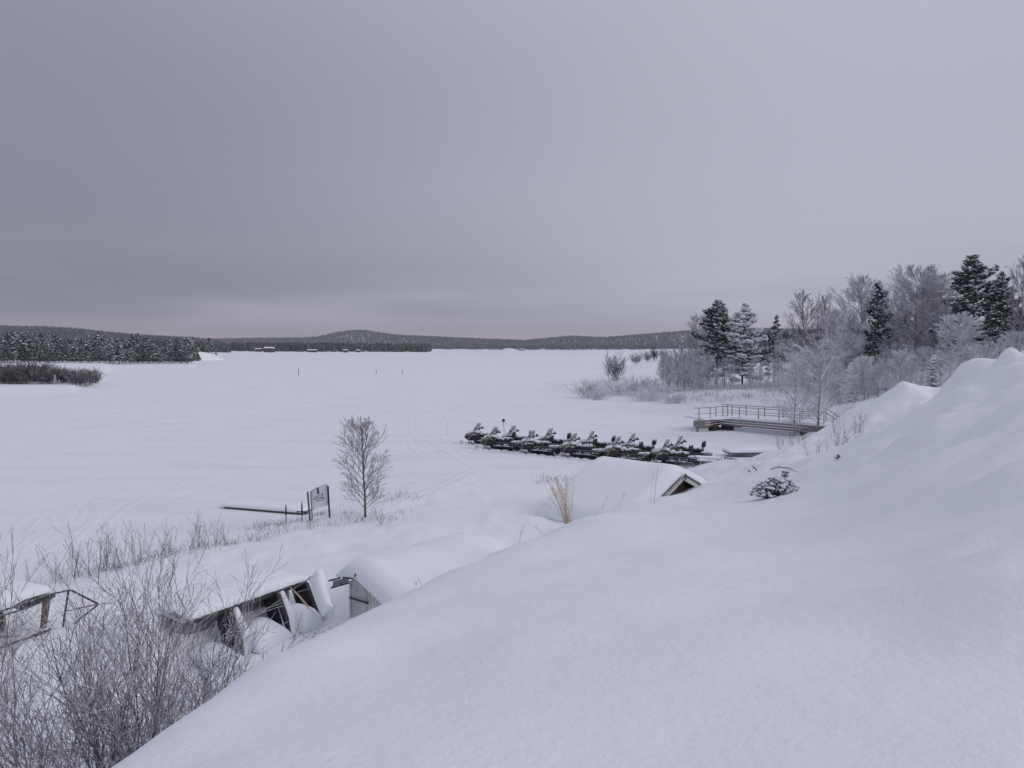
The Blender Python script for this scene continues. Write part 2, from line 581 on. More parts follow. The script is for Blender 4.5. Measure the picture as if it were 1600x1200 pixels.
# hollow, terrace and shore on the left
for q in ((300, 1000, 0.9), (60, 1000, 0.95), (0, 1120, 1.2), (450, 995, 0.7), (520, 960, 0.65), (200, 930, 0.75), (0, 960, 0.7), (400, 900, 0.7),
          (560, 860, 0.75), (700, 848, 0.85), (820, 820, 0.85), (300, 880, 0.62), (-400, 950, 0.7), (-400, 1150, 1.0), (650, 820, 0.8),
          (20, 935, 0.45), (100, 905, 0.48), (190, 883, 0.5), (300, 858, 0.5), (390, 843, 0.5), (450, 833, 0.5), (570, 808, 0.5), (640, 772, 0.42),
          (740, 752, 0.35), (850, 745, 0.3), (-500, 960, 0.4), (700, 800, 0.6), (800, 780, 0.55)):
    cp0(*q)
for q in ((20, 905), (100, 878), (200, 855), (300, 832), (390, 820), (450, 806), (560, 770), (620, 745), (700, 725), (850, 724), (-500, 920),
          (0, 800), (200, 780), (400, 760), (0, 700), (300, 700), (600, 700), (800, 715), (950, 722), (1050, 730), (1130, 712), (1200, 700),
          (900, 690), (1100, 690), (1200, 684), (0, 640), (300, 640), (600, 640), (900, 640), (1060, 660), (1200, 655), (1040, 630),
          (0, 615), (200, 600), (500, 600), (800, 600), (940, 612), (-500, 700), (-500, 640), (-500, 610), (980, 618),
          (900, 594), (700, 594), (300, 594), (960, 590), (-900, 640)):
    cp0(*q, 0.0)
# right bank
for q in ((1110, 614, 92), (1200, 612, 88), (1160, 607, 108), (1220, 588, 115), (1290, 625, 78), (1300, 668, 56), (1290, 645, 64), (1350, 640, 58), (1345, 618, 76),
          (1450, 598, 66), (1530, 580, 62), (1600, 566, 58), (1010, 566, 150), (1035, 560, 150), (1100, 570, 150), (1250, 565, 150), (1400, 560, 130),
          (1600, 545, 120), (1060, 612, 100), (2200, 545, 110)):
    cp(*q)
cp0(985, 588, 0.3)
for q in ((640, 876, 17.6), (690, 868, 18.6), (740, 858, 19.4), (790, 847, 20.0)):
    cp(*q)
cp0(1225, 678, 0.0)
cp0(1245, 664, 0.05)
cp0(1215, 668, 0.0)
for l_ in (0.0, 0.8, 1.6, 2.4, 3.1):                # snow is level with the rack's roof behind it
    k_ = P0(282, 974, 1.55)
    w_ = (P0(477, 906, 1.55) - k_).normalized()
    for o_, z_ in ((-1.15, 1.42), (-2.6, 0.95), (0.75, 0.66), (0.0, 0.60)):
        q_ = k_ + w_ * l_ + Vector((w_.y, -w_.x, 0)) * o_
        CP.append((q_.x, q_.y, z_))
for l_, o_, z_ in ((-0.25, -0.65, 1.50), (-0.25, -1.2, 1.48), (-0.2, -0.25, 1.25), (-0.9, -0.6, 1.15), (-0.9, -1.2, 1.15), (-1.9, -1.15, 0.8), (-1.1, 0.0, 0.70), (-1.1, 0.8, 0.68), (-1.1, -2.6, 0.72), (-0.4, 0.2, 0.80), (-0.4, 0.75, 0.68)):
    q_ = k_ + w_ * l_ + Vector((w_.y, -w_.x, 0)) * o_
    CP.append((q_.x, q_.y, z_))
CP = np.array(CP)


def lp(X, Y):
    r = np.sqrt(X * X + Y * Y) + 1e-6
    return np.stack([np.arctan2(X, Y) * 1.25, np.log(r)], -1)


CQ = lp(CP[:, 0], CP[:, 1])
KC = 0.05


def kern(a, b):
    d2 = ((a[:, None, :] - b[None, :, :]) ** 2).sum(-1)
    return np.sqrt(d2 + KC * KC)


n_ = len(CQ)
A_ = np.zeros((n_ + 1, n_ + 1))
A_[:n_, :n_] = kern(CQ, CQ) - np.eye(n_) * 0.004
A_[:n_, n_] = 1
A_[n_, :n_] = 1
for it_ in range(7):                               # bring the hill's outline onto its crest line
    sol = np.linalg.solve(A_, np.append(CP[:, 2], 0))
    SOLW, SOLC = sol[:n_], sol[n_]
    for (k_, px_, py_, Y_) in CRIDX:
        Yl = np.linspace(Y_ * 0.8, Y_ * 1.17, 40)
        Xl = (px_ - 800) / F * Yl
        zl = kern(lp(Xl, Yl), CQ) @ SOLW + SOLC
        s_ = ((zl - EYE) / Yl).max()
        d_ = ray(px_, py_)
        e_ = s_ - d_.z / d_.y
        CP[k_, 2] -= 0.7 * e_ * Y_
        CP[k_ + 1, 2] -= 0.25 * max(e_, 0) * Y_

SH_T = [(-2600, 110), (-900, 112), (-300, 118), (0, 126), (60, 128), (110, 129), (150, 160), (175, 255), (200, 268), (300, 280), (306, 330), (320, 430), (338, 620), (350, 850),
        (480, 900), (560, 950), (672, 1000), (690, 1650), (1000, 1700), (1090, 1500), (1110, 155), (1300, 150), (3000, 140)]
SH_P = np.array([(p - 800) / F for p, _ in SH_T])
SH_D = np.array([d for _, d in SH_T], float)


def shore_d(X, Y):
    t = np.where(Y > 1, X / np.maximum(Y, 1), np.where(X > 0, 9, -9))
    return np.interp(t, SH_P, SH_D)


BUMPS = []                                         # (x, y, radius x, radius y, height)


def bump_at(px, py, Y, rx, ry, h):
    p = P(px, py, Y)
    BUMPS.append((p.x, p.y, rx, ry, h))


bump_at(1414, 612, 33, 0.6, 0.9, 0.28)
bump_at(1490, 600, 16.5, 0.35, 0.4, 0.14)
bump_at(1550, 625, 12, 0.5, 0.25, -0.14)
bump_at(1600, 650, 10, 0.7, 0.3, 0.13)
bump_at(1540, 672, 11, 0.6, 0.22, -0.10)
bump_at(1570, 690, 9.5, 0.5, 0.2, 0.07)
bump_at(1590, 815, 6.0, 0.45, 0.22, -0.12)
bump_at(1480, 645, 16, 1.0, 0.35, 0.10)
bump_at(1400, 665, 20, 0.9, 0.4, 0.12)
bump_at(1305, 770, 16.5, 0.30, 0.25, -0.09)
bump_at(1313, 728, 20, 0.25, 0.3, -0.07)
bump_at(1100, 800, 17, 0.6, 0.5, 0.06)
bump_at(1300, 860, 9, 1.5, 0.8, 0.07)
bump_at(900, 950, 6.5, 1.2, 0.7, 0.05)


def ground(X, Y):
    X = np.atleast_1d(np.asarray(X, float))
    Y = np.atleast_1d(np.asarray(Y, float))
    out = np.zeros(len(X))
    r = np.sqrt(X * X + Y * Y)
    near = r < 260
    idx = np.nonzero(near)[0]
    for k in range(0, len(idx), 20000):
        i = idx[k:k + 20000]
        z = kern(lp(X[i], Y[i]), CQ) @ SOLW + SOLC
        out[i] = z
    out *= 1 - sstep(r, 150, 240)
    land = sstep(out, 0.05, 0.5)
    # on the lake side the ground sinks to the ice
    out = np.where(out < 0.12, np.maximum(out, -0.0) * 0.3, out)
    out = np.where(r > 60, np.where(out < 0.35, out * 0.4, out), out)
    D = shore_d(X, Y)
    rise = sstep(r - D, 0, 18) * 0.55 + np.clip((r - D - 10) / 90, 0, 1) * np.where(X < -0.38 * Y, 0.7, 3.0)
    rise = np.where(np.where(Y > 1, X / np.maximum(Y, 1), 9 * np.sign(X)) > 0.262, rise * sstep(r, 150, 240) * 1.6, rise)
    out = out + np.where(r > 60, rise, 0)
    amp = land * sstep(r, 2, 9)
    out += amp * fbm(X * 0.45, Y * 0.45, 3, 4) * 0.10 + land * fbm(X * 1.6, Y * 1.6, 9, 3) * 0.014
    heap = sstep(X, 5.5, 9) * sstep(Y, 9, 13) * (1 - sstep(r, 40, 55)) * land
    out += heap * (fbm(X * 0.8, Y * 0.8, 41, 4) * 0.30 + np.abs(fbm(X * 1.9, Y * 1.9, 47, 2)) * 0.10)
    shore = sstep(r, 17, 24) * (1 - sstep(r, 60, 90)) * land
    out += shore * fbm(X * 1.3, Y * 1.3, 21, 3) * 0.11
    out += (1 - land) * fbm(X * 0.12, Y * 0.5, 31, 3) * 0.035 * sstep(r, 15, 30)
    for bx, by, rx, ry, h in BUMPS:
        d2 = ((X - bx) / rx) ** 2 + ((Y - by) / ry) ** 2
        out += h * np.exp(-d2 ** 1.3)
    return out


def crest_at(px, ya, yb):                          # where the ground's outline lies along one bearing
    Y = np.linspace(ya, yb, 120)
    X = (px - 800) / F * Y
    z = ground(X, Y)
    k = int(np.argmax((z - EYE) / Y))
    return X[k], Y[k]


for px_, rx_, ry_, h_ in ((1519, 0.60, 0.7, 0.34), (1497, 0.30, 0.5, 0.14), (1574, 0.24, 0.35, 0.34), (1608, 0.36, 0.5, 0.22), (1548, 0.6, 0.7, 0.10), (1470, 0.4, 0.6, 0.08)):
    cx_, cy_ = crest_at(px_, 12, 30)
    BUMPS.append((cx_, cy_, rx_, ry_, h_))
for px_, py_, Y_, rx_, ry_, h_ in ((1500, 628, 18, 0.9, 0.6, 0.22), (1540, 622, 17, 0.6, 0.4, -0.18), (1585, 640, 13, 0.8, 0.4, 0.20), (1530, 680, 12.5, 0.8, 0.35, -0.14), (1560, 665, 12, 0.7, 0.3, 0.10), (1600, 700, 9, 0.6, 0.3, -0.09),
                                   (1450, 650, 17, 0.8, 0.4, 0.10), (1560, 720, 8, 0.6, 0.25, 0.07), (1480, 700, 12, 0.9, 0.3, 0.08), (1400, 690, 16, 1.0, 0.3, 0.07)):
    bump_at(px_, py_, Y_, rx_, ry_, h_)


def gz(x, y):
    return float(ground([x], [y])[0])


# mound of the point at the end of the left wood
th = np.radians(np.concatenate([np.arange(-180, -56, 4.0), np.arange(-56, 56, 0.2), np.arange(56, 180.1, 4.0)]))
rs = [0.0, 0.35]
while rs[-1] < 6500:
    r_ = rs[-1]
    rs.append(r_ * (1.013 if r_ < 70 else 1.02 if r_ < 260 else 1.06))
rs = np.array(rs[1:])
TH, RR = np.meshgrid(th, rs)
GX, GY = (RR * np.sin(TH)).ravel(), (RR * np.cos(TH)).ravel()
GZ = ground(GX, GY)
nr, nth = RR.shape
V = np.stack([GX, GY, GZ], -1)
ii = (np.arange(nr - 1)[:, None] * nth + np.arange(nth - 1)[None, :]).ravel()
Q = np.stack([ii, ii + nth, ii + nth + 1, ii + 1], -1)
cz = V[Q].mean(1)
cr = np.hypot(cz[:, 0], cz[:, 1])
Dq = shore_d(cz[:, 0], cz[:, 1])
islake = (cz[:, 2] < 0.10) & (cr > 15) & ~((cr > 60) & (cr > Dq + 1))
V0 = np.array([[0, 0, V[:nth, 2].mean()]])


def submesh(name, q, mat, extra=False):
    u, inv = np.unique(q, return_inverse=True)
    vv = V[u]
    T = None
    if extra:
        ring = np.searchsorted(u, np.arange(nth))
        vv = np.concatenate([vv, V0])
        c = len(vv) - 1
        T = np.stack([np.full(nth - 1, c), ring[:-1], ring[1:]], -1)[:, ::-1]
    return link(name, mesh_np(name, vv, inv.reshape(-1, 4)[:, ::-1], mat, True, T=T))


snow_ground = tag(submesh('snow_covered_ground', Q[~islake], M['snow'], True), kind='structure')
lake = tag(submesh('frozen_lake', Q[islake], M['lake']), kind='structure')


# ------------------------------------------------------------------ hills and far forest
def hill(name, table, dc, w, tree_h, seed):
    pt = np.array([(p - 800) / F for p, _ in table])
    hy = np.array([(543.5 - y) / F for _, y in table])

    def z_of(X, Y):
        t = X / Y
        d = Y
        h = np.interp(t, pt, hy) * dc + 7 - tree_h
        k = np.exp(-((d - dc) / w) ** 2)
        rough = fbm(X / 320, Y / 320, seed, 3)
        return h * (k + 0.07 * rough * k) - 0.8 + 0 * d
    px = np.linspace(table[0][0], table[-1][0], 260)
    Ys = np.linspace(dc - 2.0 * w, dc + 2.0 * w, 40)
    A, B = np.meshgrid(px, Ys)
    Y = B.ravel()
    X = ((A.ravel() - 800) / F) * Y
    Z = z_of(X, Y)
    n1_, n2_ = A.shape
    ii = (np.arange(n1_ - 1)[:, None] * n2_ + np.arange(n2_ - 1)[None, :]).ravel()
    q = np.stack([ii, ii + 1, ii + n2_ + 1, ii + n2_], -1)
    tag(link(name, mesh_np(name, np.stack([X, Y, Z], -1), q, M['hill'])), kind='structure')
    return z_of


far_z = hill('far_hills', [(-900, 524), (-400, 524), (0, 524), (300, 531), (340, 529), (400, 528), (480, 527), (500, 525), (525, 519), (545, 516), (560, 515), (578, 516.5),
                           (600, 520), (625, 523), (700, 526), (760, 529), (820, 531), (860, 527), (890, 524), (940, 526), (1000, 522), (1060, 518), (1090, 515),
                           (1200, 513), (1400, 516), (1700, 520), (2400, 525)], 3000, 560, 9, 4)
left_z = hill('left_hill', [(-1100, 500), (-500, 500), (0, 509), (70, 510), (130, 514), (180, 520), (240, 524), (300, 527), (340, 531), (365, 542)], 1500, 300, 8, 8)


def cone_forest(name, X, Y, Z, Hh, label, mat, cat='forest'):
    """many small two-tiered conifers as one mass"""
    n = len(X)
    k = 5
    a = np.linspace(0, 2 * PI, k, endpoint=False)
    tmpl = [(0.0, 0.0, 1.0)] + [(0.15 * math.cos(t), 0.15 * math.sin(t), 0.50) for t in a] + [(0.0, 0.0, 0.72)] + \
           [(0.23 * math.cos(t + 0.5), 0.23 * math.sin(t + 0.5), 0.02) for t in a]
    tmpl = np.array(tmpl)
    tri = [(0, 1 + i, 1 + (i + 1) % k) for i in range(k)] + [(6, 7 + i, 7 + (i + 1) % k) for i in range(k)]
    tri = np.array(tri)
    rot = NR.rand(n) * 2 * PI
    c, s = np.cos(rot), np.sin(rot)
    wid = (0.8 + 0.7 * NR.rand(n)) * Hh
    jit = 1 + (NR.rand(n, len(tmpl)) - 0.5) * 0.5
    x = (tmpl[None, :, 0] * c[:, None] - tmpl[None, :, 1] * s[:, None]) * wid[:, None] * jit
    y = (tmpl[None, :, 0] * s[:, None] + tmpl[None, :, 1] * c[:, None]) * wid[:, None] * jit
    z = tmpl[None, :, 2] * Hh[:, None]
    V = np.stack([x + X[:, None], y + Y[:, None], z + Z[:, None]], -1).reshape(-1, 3)
    T = (tri[None] + (np.arange(n) * len(tmpl))[:, None, None]).reshape(-1, 3)
    o = link(name, mesh_np(name, V, None, mat, False, T=T))
    return tag(o, label, cat, kind='stuff')


def scatter(n, pxa, pxb, da, db, gamma=1.0):
    d = da + (db - da) * NR.rand(n) ** gamma
    px = pxa + (pxb - pxa) * NR.rand(n)
    return (px - 800) / F * d, d


X, Y = scatter(26000, 150, 1560, 2100, 3250)
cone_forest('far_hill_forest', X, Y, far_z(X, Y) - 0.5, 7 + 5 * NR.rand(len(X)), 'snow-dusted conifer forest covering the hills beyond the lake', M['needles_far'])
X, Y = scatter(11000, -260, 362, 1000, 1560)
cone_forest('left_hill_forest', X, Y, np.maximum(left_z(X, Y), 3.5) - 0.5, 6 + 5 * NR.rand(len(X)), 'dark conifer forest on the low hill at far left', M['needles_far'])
X, Y = scatter(2600, 334, 676, 870, 1150)
mk = Y > shore_d(X, Y) + 12
X, Y = X[mk], Y[mk]
cone_forest('shore_forest', X, Y, ground(X, Y) - 0.3, 6 + 6 * NR.rand(len(X)), 'dark belt of conifers along the far shore of the lake', M['needles_mid'])
X, Y = scatter(3400, 676, 1500, 1720, 2000)
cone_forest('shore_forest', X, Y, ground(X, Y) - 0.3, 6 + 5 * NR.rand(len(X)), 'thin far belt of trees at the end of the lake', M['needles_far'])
X, Y = scatter(1500, -200, 330, 310, 520, 0.8)
mk = Y > shore_d(X, Y) + 25
X, Y = X[mk], Y[mk]
cone_forest('left_shore_forest', X, Y, ground(X, Y) - 0.3, 7 + 4 * NR.rand(len(X)), 'dark conifer mass behind the front trees of the left wood', M['needles_mid'])
X, Y = scatter(1500, 1115, 1900, 190, 420)
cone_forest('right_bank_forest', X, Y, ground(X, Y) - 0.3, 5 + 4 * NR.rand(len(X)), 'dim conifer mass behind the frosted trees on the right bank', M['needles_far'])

# ------------------------------------------------------------------ trees and shrubs
def segs_mesh(name, segs, mat, n=3):
    """tapered prisms from (p0, p1, r0, r1)"""
    S_ = np.array([(a[0], a[1], a[2], b[0], b[1], b[2], r0, r1) for a, b, r0, r1 in segs])
    A, B = S_[:, :3], S_[:, 3:6]
    D = B - A
    L = np.linalg.norm(D, axis=1, keepdims=True) + 1e-9
    D = D / L
    h = np.where(np.abs(D[:, 2:3]) < 0.9, np.array([[0, 0, 1.0]]), np.array([[1.0, 0, 0]]))
    U = np.cross(D, h)
    U /= np.linalg.norm(U, axis=1, keepdims=True)
    Wd = np.cross(D, U)
    vs = []
    for P_, rr in ((A, S_[:, 6:7]), (B, S_[:, 7:8])):
        for k in range(n):
            t = 2 * PI * k / n + 0.5
            vs.append(P_ + (U * math.cos(t) + Wd * math.sin(t)) * rr)
    V = np.stack(vs, 1).reshape(-1, 3)
    base = (np.arange(len(S_)) * 2 * n)[:, None, None]
    q = np.array([(k, (k + 1) % n, n + (k + 1) % n, n + k) for k in range(n)])[None]
    return mesh_np(name, V, (base + q).reshape(-1, 4)[:, ::-1], mat, False)


def rvec(rng):
    while True:
        v = Vector((rng.uniform(-1, 1), rng.uniform(-1, 1), rng.uniform(-1, 1)))
        if 0.05 < v.length < 1:
            return v.normalized()


def grow(rng, segs, p, d, L, r, lvl, par):
    """a wandering branch; par: list of (children, length factor, angle, radius factor, steps, up, wander)"""
    nch, lf, ang, rf, steps, up, wan = par[lvl]
    pts = [p.copy()]
    dd = d.copy()
    for i in range(steps):
        dd = (dd + rvec(rng) * wan + Vector((0, 0, up))).normalized()
        q = pts[-1] + dd * (L / steps)
        ra = r * (1 - 0.75 * i / steps)
        rb = r * (1 - 0.75 * (i + 1) / steps)
        segs.append((pts[-1], q, ra, rb))
        pts.append(q)
    if lvl + 1 < len(par):
        for k in range(nch):
            u = 0.22 + 0.75 * (k + rng.random() * 0.8) / nch
            j = min(int(u * steps), steps - 1)
            f = u * steps - j
            b = pts[j].lerp(pts[j + 1], f)
            ax = (pts[j + 1] - pts[j]).normalized()
            side = rvec(rng)
            side = (side - ax * side.dot(ax)).normalized()
            a = ang * rng.uniform(0.6, 1.2)
            nd = ax * math.cos(a) + side * math.sin(a)
            grow(rng, segs, b, nd, L * lf * rng.uniform(0.6, 1.15) * (1.15 - 0.5 * u), r * rf * (1 - 0.5 * u), lvl + 1, par)


def tufts_mesh(name, pts, size, mat, rng, blades=9, bw=0.17):
    """needle clumps: small fans of pointed blades in all upward directions"""
    n = len(pts)
    P_ = np.array([tuple(p) for p in pts])
    V = np.zeros((n, blades, 3, 3))
    th = NR.rand(n, blades) * 2 * PI
    zz = NR.rand(n, blades) * 1.15 - 0.30
    rr = np.sqrt(np.clip(1 - zz ** 2, 0, 1))
    D = np.stack([rr * np.cos(th), rr * np.sin(th), zz], -1)
    sd = np.cross(D, NR.randn(n, blades, 3))
    sd /= np.linalg.norm(sd, axis=-1, keepdims=True)
    ln = size * (0.65 + 0.7 * NR.rand(n, blades, 1))
    o = P_[:, None, :] + NR.randn(n, blades, 3) * size * 0.12
    V[:, :, 0] = o + sd * ln * bw
    V[:, :, 1] = o - sd * ln * bw
    V[:, :, 2] = o + D * ln
    T = np.arange(n * blades * 3).reshape(-1, 3)
    return mesh_np(name, V.reshape(-1, 3), None, mat, False, T=T)


ICO = None


def ico(sub):
    t = (1 + 5 ** .5) / 2
    v = [(-1, t, 0), (1, t, 0), (-1, -t, 0), (1, -t, 0), (0, -1, t), (0, 1, t), (0, -1, -t), (0, 1, -t), (t, 0, -1), (t, 0, 1), (-t, 0, -1), (-t, 0, 1)]
    f = [(0, 11, 5), (0, 5, 1), (0, 1, 7), (0, 7, 10), (0, 10, 11), (1, 5, 9), (5, 11, 4), (11, 10, 2), (10, 7, 6), (7, 1, 8), (3, 9, 4), (3, 4, 2), (3, 2, 6), (3, 6, 8),
         (3, 8, 9), (4, 9, 5), (2, 4, 11), (6, 2, 10), (8, 6, 7), (9, 8, 1)]
    v = [Vector(p).normalized() for p in v]
    for _ in range(sub):
        cache, nf = {}, []

        def mid(a, b):
            k = (min(a, b), max(a, b))
            if k not in cache:
                v.append(((v[a] + v[b]) / 2).normalized())
                cache[k] = len(v) - 1
            return cache[k]
        for a, b, c in f:
            x, y, z = mid(a, b), mid(b, c), mid(c, a)
            nf += [(a, x, z), (b, y, x), (c, z, y), (x, y, z)]
        f = nf
    return np.array([tuple(p) for p in v]), np.array(f)


ICO0, ICO1, ICO2 = ico(0), ico(1), ico(2)


def blobs_mesh(name, pts, sizes, mat, flat=0.45, template=None, jit=0.35, smooth=True):
    tv, tf = template or ICO0
    P_ = np.array([tuple(p) for p in pts])
    n = len(P_)
    s = np.array(sizes)[:, None, None]
    a = NR.rand(n) * 2 * PI
    c, sn = np.cos(a)[:, None], np.sin(a)[:, None]
    el = 0.8 + 0.6 * NR.rand(n)[:, None]
    x = tv[None, :, 0] * el
    y = tv[None, :, 1] / el
    V = np.stack([x * c - y * sn, x * sn + y * c, np.repeat(tv[None, :, 2] * flat, n, 0)], -1)
    V = V * s * (1 + (NR.rand(n, len(tv), 1) - 0.5) * jit) + P_[:, None, :]
    T = (tf[None] + (np.arange(n) * len(tv))[:, None, None]).reshape(-1, 3)
    return mesh_np(name, V.reshape(-1, 3), None, mat, smooth, T=T)


def pine_parts(seed, H, crown, wid, conic, dens=1.0, tuft=0.34, snow=0.5, bare=0.25, far=False):
    """returns meshes: trunk, branches(needles), snow"""
    rng = random.Random(seed)
    bend = Vector((rng.uniform(-1, 1), rng.uniform(-1, 1), 0)) * 0.03 * H
    mb = MB()
    npt = 7

    def trunk(u):
        return Vector((bend.x * u * u, bend.y * u * u, H * u))
    mb.tube([trunk(i / npt) - Vector((0, 0, 0.5 if i == 0 else 0)) for i in range(npt + 1)],
            [0.022 * H * (1 - 0.93 * i / npt) * 0.55 + 0.01 for i in range(npt + 1)], 6)
    segs, tp, sp, ss = [], [], [], []
    nb = int(38 * dens * (H / 11))
    for i in range(nb):
        u = bare + (1 - bare) * ((i + rng.random()) / nb) ** 0.9
        c = (u - bare) / (1 - bare)
        if conic:
            w = (1 - c) ** 0.85 * wid + 0.04 * wid
            w *= min(1, 0.55 + c * 3)
            droop = -0.10
        else:
            w = wid * (math.sin(PI * min(1, 0.12 + c * 0.86)) ** 0.65) * (1.0 - 0.30 * c)
            droop = 0.05 + 0.55 * c
        w *= rng.uniform(0.55, 1.12) * (1 if c < 0.75 else 1 - 1.6 * (c - 0.75))
        az = i * 2.399 + rng.uniform(-0.5, 0.5)
        d = Vector((math.cos(az), math.sin(az), droop + rng.uniform(-0.12, 0.15))).normalized()
        p = trunk(u)
        steps = 4
        pts = [p]
        for k in range(steps):
            d = (d + rvec(rng) * 0.16 + Vector((0, 0, 0.02))).normalized()
            q = pts[-1] + d * w / steps
            segs.append((pts[-1], q, 0.022 * w * (1 - k / steps) + 0.012, 0.022 * w * (1 - (k + 1) / steps) + 0.01))
            pts.append(q)
        nsub = max(3, int(w * (4.2 if far else 5.0) * dens))
        for k in range(nsub):
            v = 0.25 + 0.75 * (k + rng.random()) / nsub
            j = min(int(v * steps), steps - 1)
            b = pts[j].lerp(pts[j + 1], v * steps - j)
            sdv = Vector((-d.y, d.x, 0)) * rng.choice((-1, 1))
            e = b + (sdv * rng.uniform(0.2, 1.0) + d * 0.4 + Vector((0, 0, rng.uniform(-0.15, 0.45)))) * w * 0.30 * (1.25 - v * 0.6)
            if not far:
                segs.append((b, e, 0.012, 0.006))
            m = 2 if far else 4
            for g in range(m):
                tpt = b.lerp(e, (g + 1) / m) + rvec(rng) * tuft * 0.3
                tp.append(tpt)
                if rng.random() < snow:
                    sp.append(tpt + Vector((0, 0, tuft * 0.30)))
                    ss.append(tuft * rng.uniform(0.30, 0.62) * (1.9 if snow > 0.7 else 1.2))
    tp.append(trunk(1) + Vector((0, 0, 0.05)))
    return (mb.mesh('trunk', M['bark'], True), segs_mesh('branches', segs, M['bark']),
            tufts_mesh('needles', tp, tuft, M['needles_mid'] if far else M['needles'], rng, 6 if far else 10),
            blobs_mesh('snow_clumps', sp, ss, M['cap'], 0.42))


def frosty_parts(seed, H, wid, mat, dens=1.0, rise=0.9, leader=True, tw=0.013, nprim=None, trunkmat=None, low=0.15, tlen=1.0, wan=0.10, up=0.03):
    rng = random.Random(seed)
    segs = []
    mb = MB()
    bend = Vector((rng.uniform(-1, 1), rng.uniform(-1, 1), 0)) * 0.05 * H
    npt = 7
    wob = [Vector((rng.uniform(-1, 1), rng.uniform(-1, 1), 0)) * 0.010 * H for _ in range(npt + 1)]

    def trunk(u):
        j = min(int(u * npt), npt - 1)
        return wob[j].lerp(wob[j + 1], u * npt - j) + Vector((bend.x * u * u, bend.y * u * u, H * u))
    mb.tube([trunk(i / npt) - Vector((0, 0, 0.4 if i == 0 else 0)) for i in range(npt + 1)],
            [(0.011 * H) * (1 - 0.93 * i / npt) + 0.006 for i in range(npt + 1)], 6)
    nb = nprim or int(30 * dens * (H / 8) ** 0.5)
    par = [(int(9 * dens), 0.50, 0.62, 0.55, 5, up, wan), (int(6 * dens), 0.55, 0.6, 0.6, 3, 0.02, wan * 1.4), (0, 0, 0, 0, 2, 0.0, wan * 1.6)]
    for i in range(nb):
        u = low + (0.97 - low) * ((i + rng.random()) / nb) ** 1.12
        c = (u - low) / (1 - low)
        az = i * 2.399 + rng.uniform(-0.6, 0.6)
        L = wid * (math.sin(PI * min(1, 0.22 + 0.74 * c)) ** 0.7) * rng.uniform(0.75, 1.15) * (1 + 0.35 * rise) * tlen
        d = Vector((math.cos(az), math.sin(az), rise * (0.75 + 0.7 * c))).normalized()
        grow(rng, segs, trunk(u), d, L, 0.012 * L + tw, 0, par)
    segs = [(a, b, max(r0, tw), max(r1, tw * 0.7)) for a, b, r0, r1 in segs]
    return mb.mesh('trunk', trunkmat or M['birch_bark'], True), segs_mesh('twigs', segs, mat)


def shrub_mesh(seed, H, wid, mat, stems=14, dens=1.0, tw=0.006, spread=0.5, base=0.25, r0=0.014, curve=0.05, wan=0.07):
    rng = random.Random(seed)
    segs = []
    par = [(int(8 * dens), 0.45, 0.60, 0.6, 7, curve, wan), (int(5 * dens), 0.45, 0.65, 0.6, 3, 0.03, wan * 1.6), (0, 0, 0, 0, 2, 0.0, wan * 2)]
    for i in range(stems):
        az = rng.uniform(0, 2 * PI)
        s = spread * rng.random() ** 0.6
        d = Vector((math.cos(az) * s, math.sin(az) * s, 1)).normalized()
        rb = base * rng.random()
        p = Vector((math.cos(az) * rb, math.sin(az) * rb, -0.25))
        grow(rng, segs, p, d, (H + 0.25) * rng.uniform(0.55, 1.1) / max(0.5, d.z), r0 * rng.uniform(0.7, 1.2), 0, par)
    segs = [(a, b, max(r0_, tw), max(r1_, tw * 0.75)) for a, b, r0_, r1_ in segs]
    return segs_mesh('twigs', segs, mat)


# --- pine meshes
PINE = {}
PINE['big'] = pine_parts(101, 13, 0, 4.0, False, 1.5, 0.33, 0.5, 0.10)
PINE['heavy'] = pine_parts(102, 12.5, 0, 3.8, False, 1.5, 0.34, 0.8, 0.10)
PINE['tall'] = pine_parts(103, 13, 0, 3.2, False, 1.45, 0.33, 0.35, 0.12)
PINE['slim'] = pine_parts(104, 10, 0, 2.3, True, 1.3, 0.27, 0.4, 0.12)
PINE['spruce'] = pine_parts(105, 5, 0, 1.25, True, 1.9, 0.26, 0.9, 0.06)
for k, (H, w, co, sn) in enumerate(((11, 2.9, False, 0.22), (12, 2.3, False, 0.12), (10, 2.6, False, 0.35), (11.5, 2.0, True, 0.15), (8, 2.1, True, 0.3), (9, 3.1, False, 0.2))):
    PINE['far%d' % k] = pine_parts(200 + k, H, 0, w, co, 0.95, 0.52, sn, 0.16, far=True)


def place_pine(kind, name, label, x, y, s=1.0, rz=0.0, group=None, z=None, sxy=1.0):
    t = thing(name, label, 'tree', (x, y, (gz(x, y) if z is None else z) - 0.15), rz, group)
    t.scale = (s * sxy, s * sxy, s)
    tr, br, ne, sn = PINE[kind]
    link('trunk', tr, t)
    for nm, me in (('branches', br), ('needles', ne), ('snow_clumps', sn)):
        tag(link(nm, me, t), kind='stuff')
    return t


def base_at(px, Y):
    return (px - 800) / F * Y, Y


# right bank pines: (kind, px, Y, top pixel, label)
def by_top(px, Y, ytop, H):
    x, y = base_at(px, Y)
    z = gz(x, y)
    top = P(px, ytop, Y).z
    return x, y, z, (top - z) / H


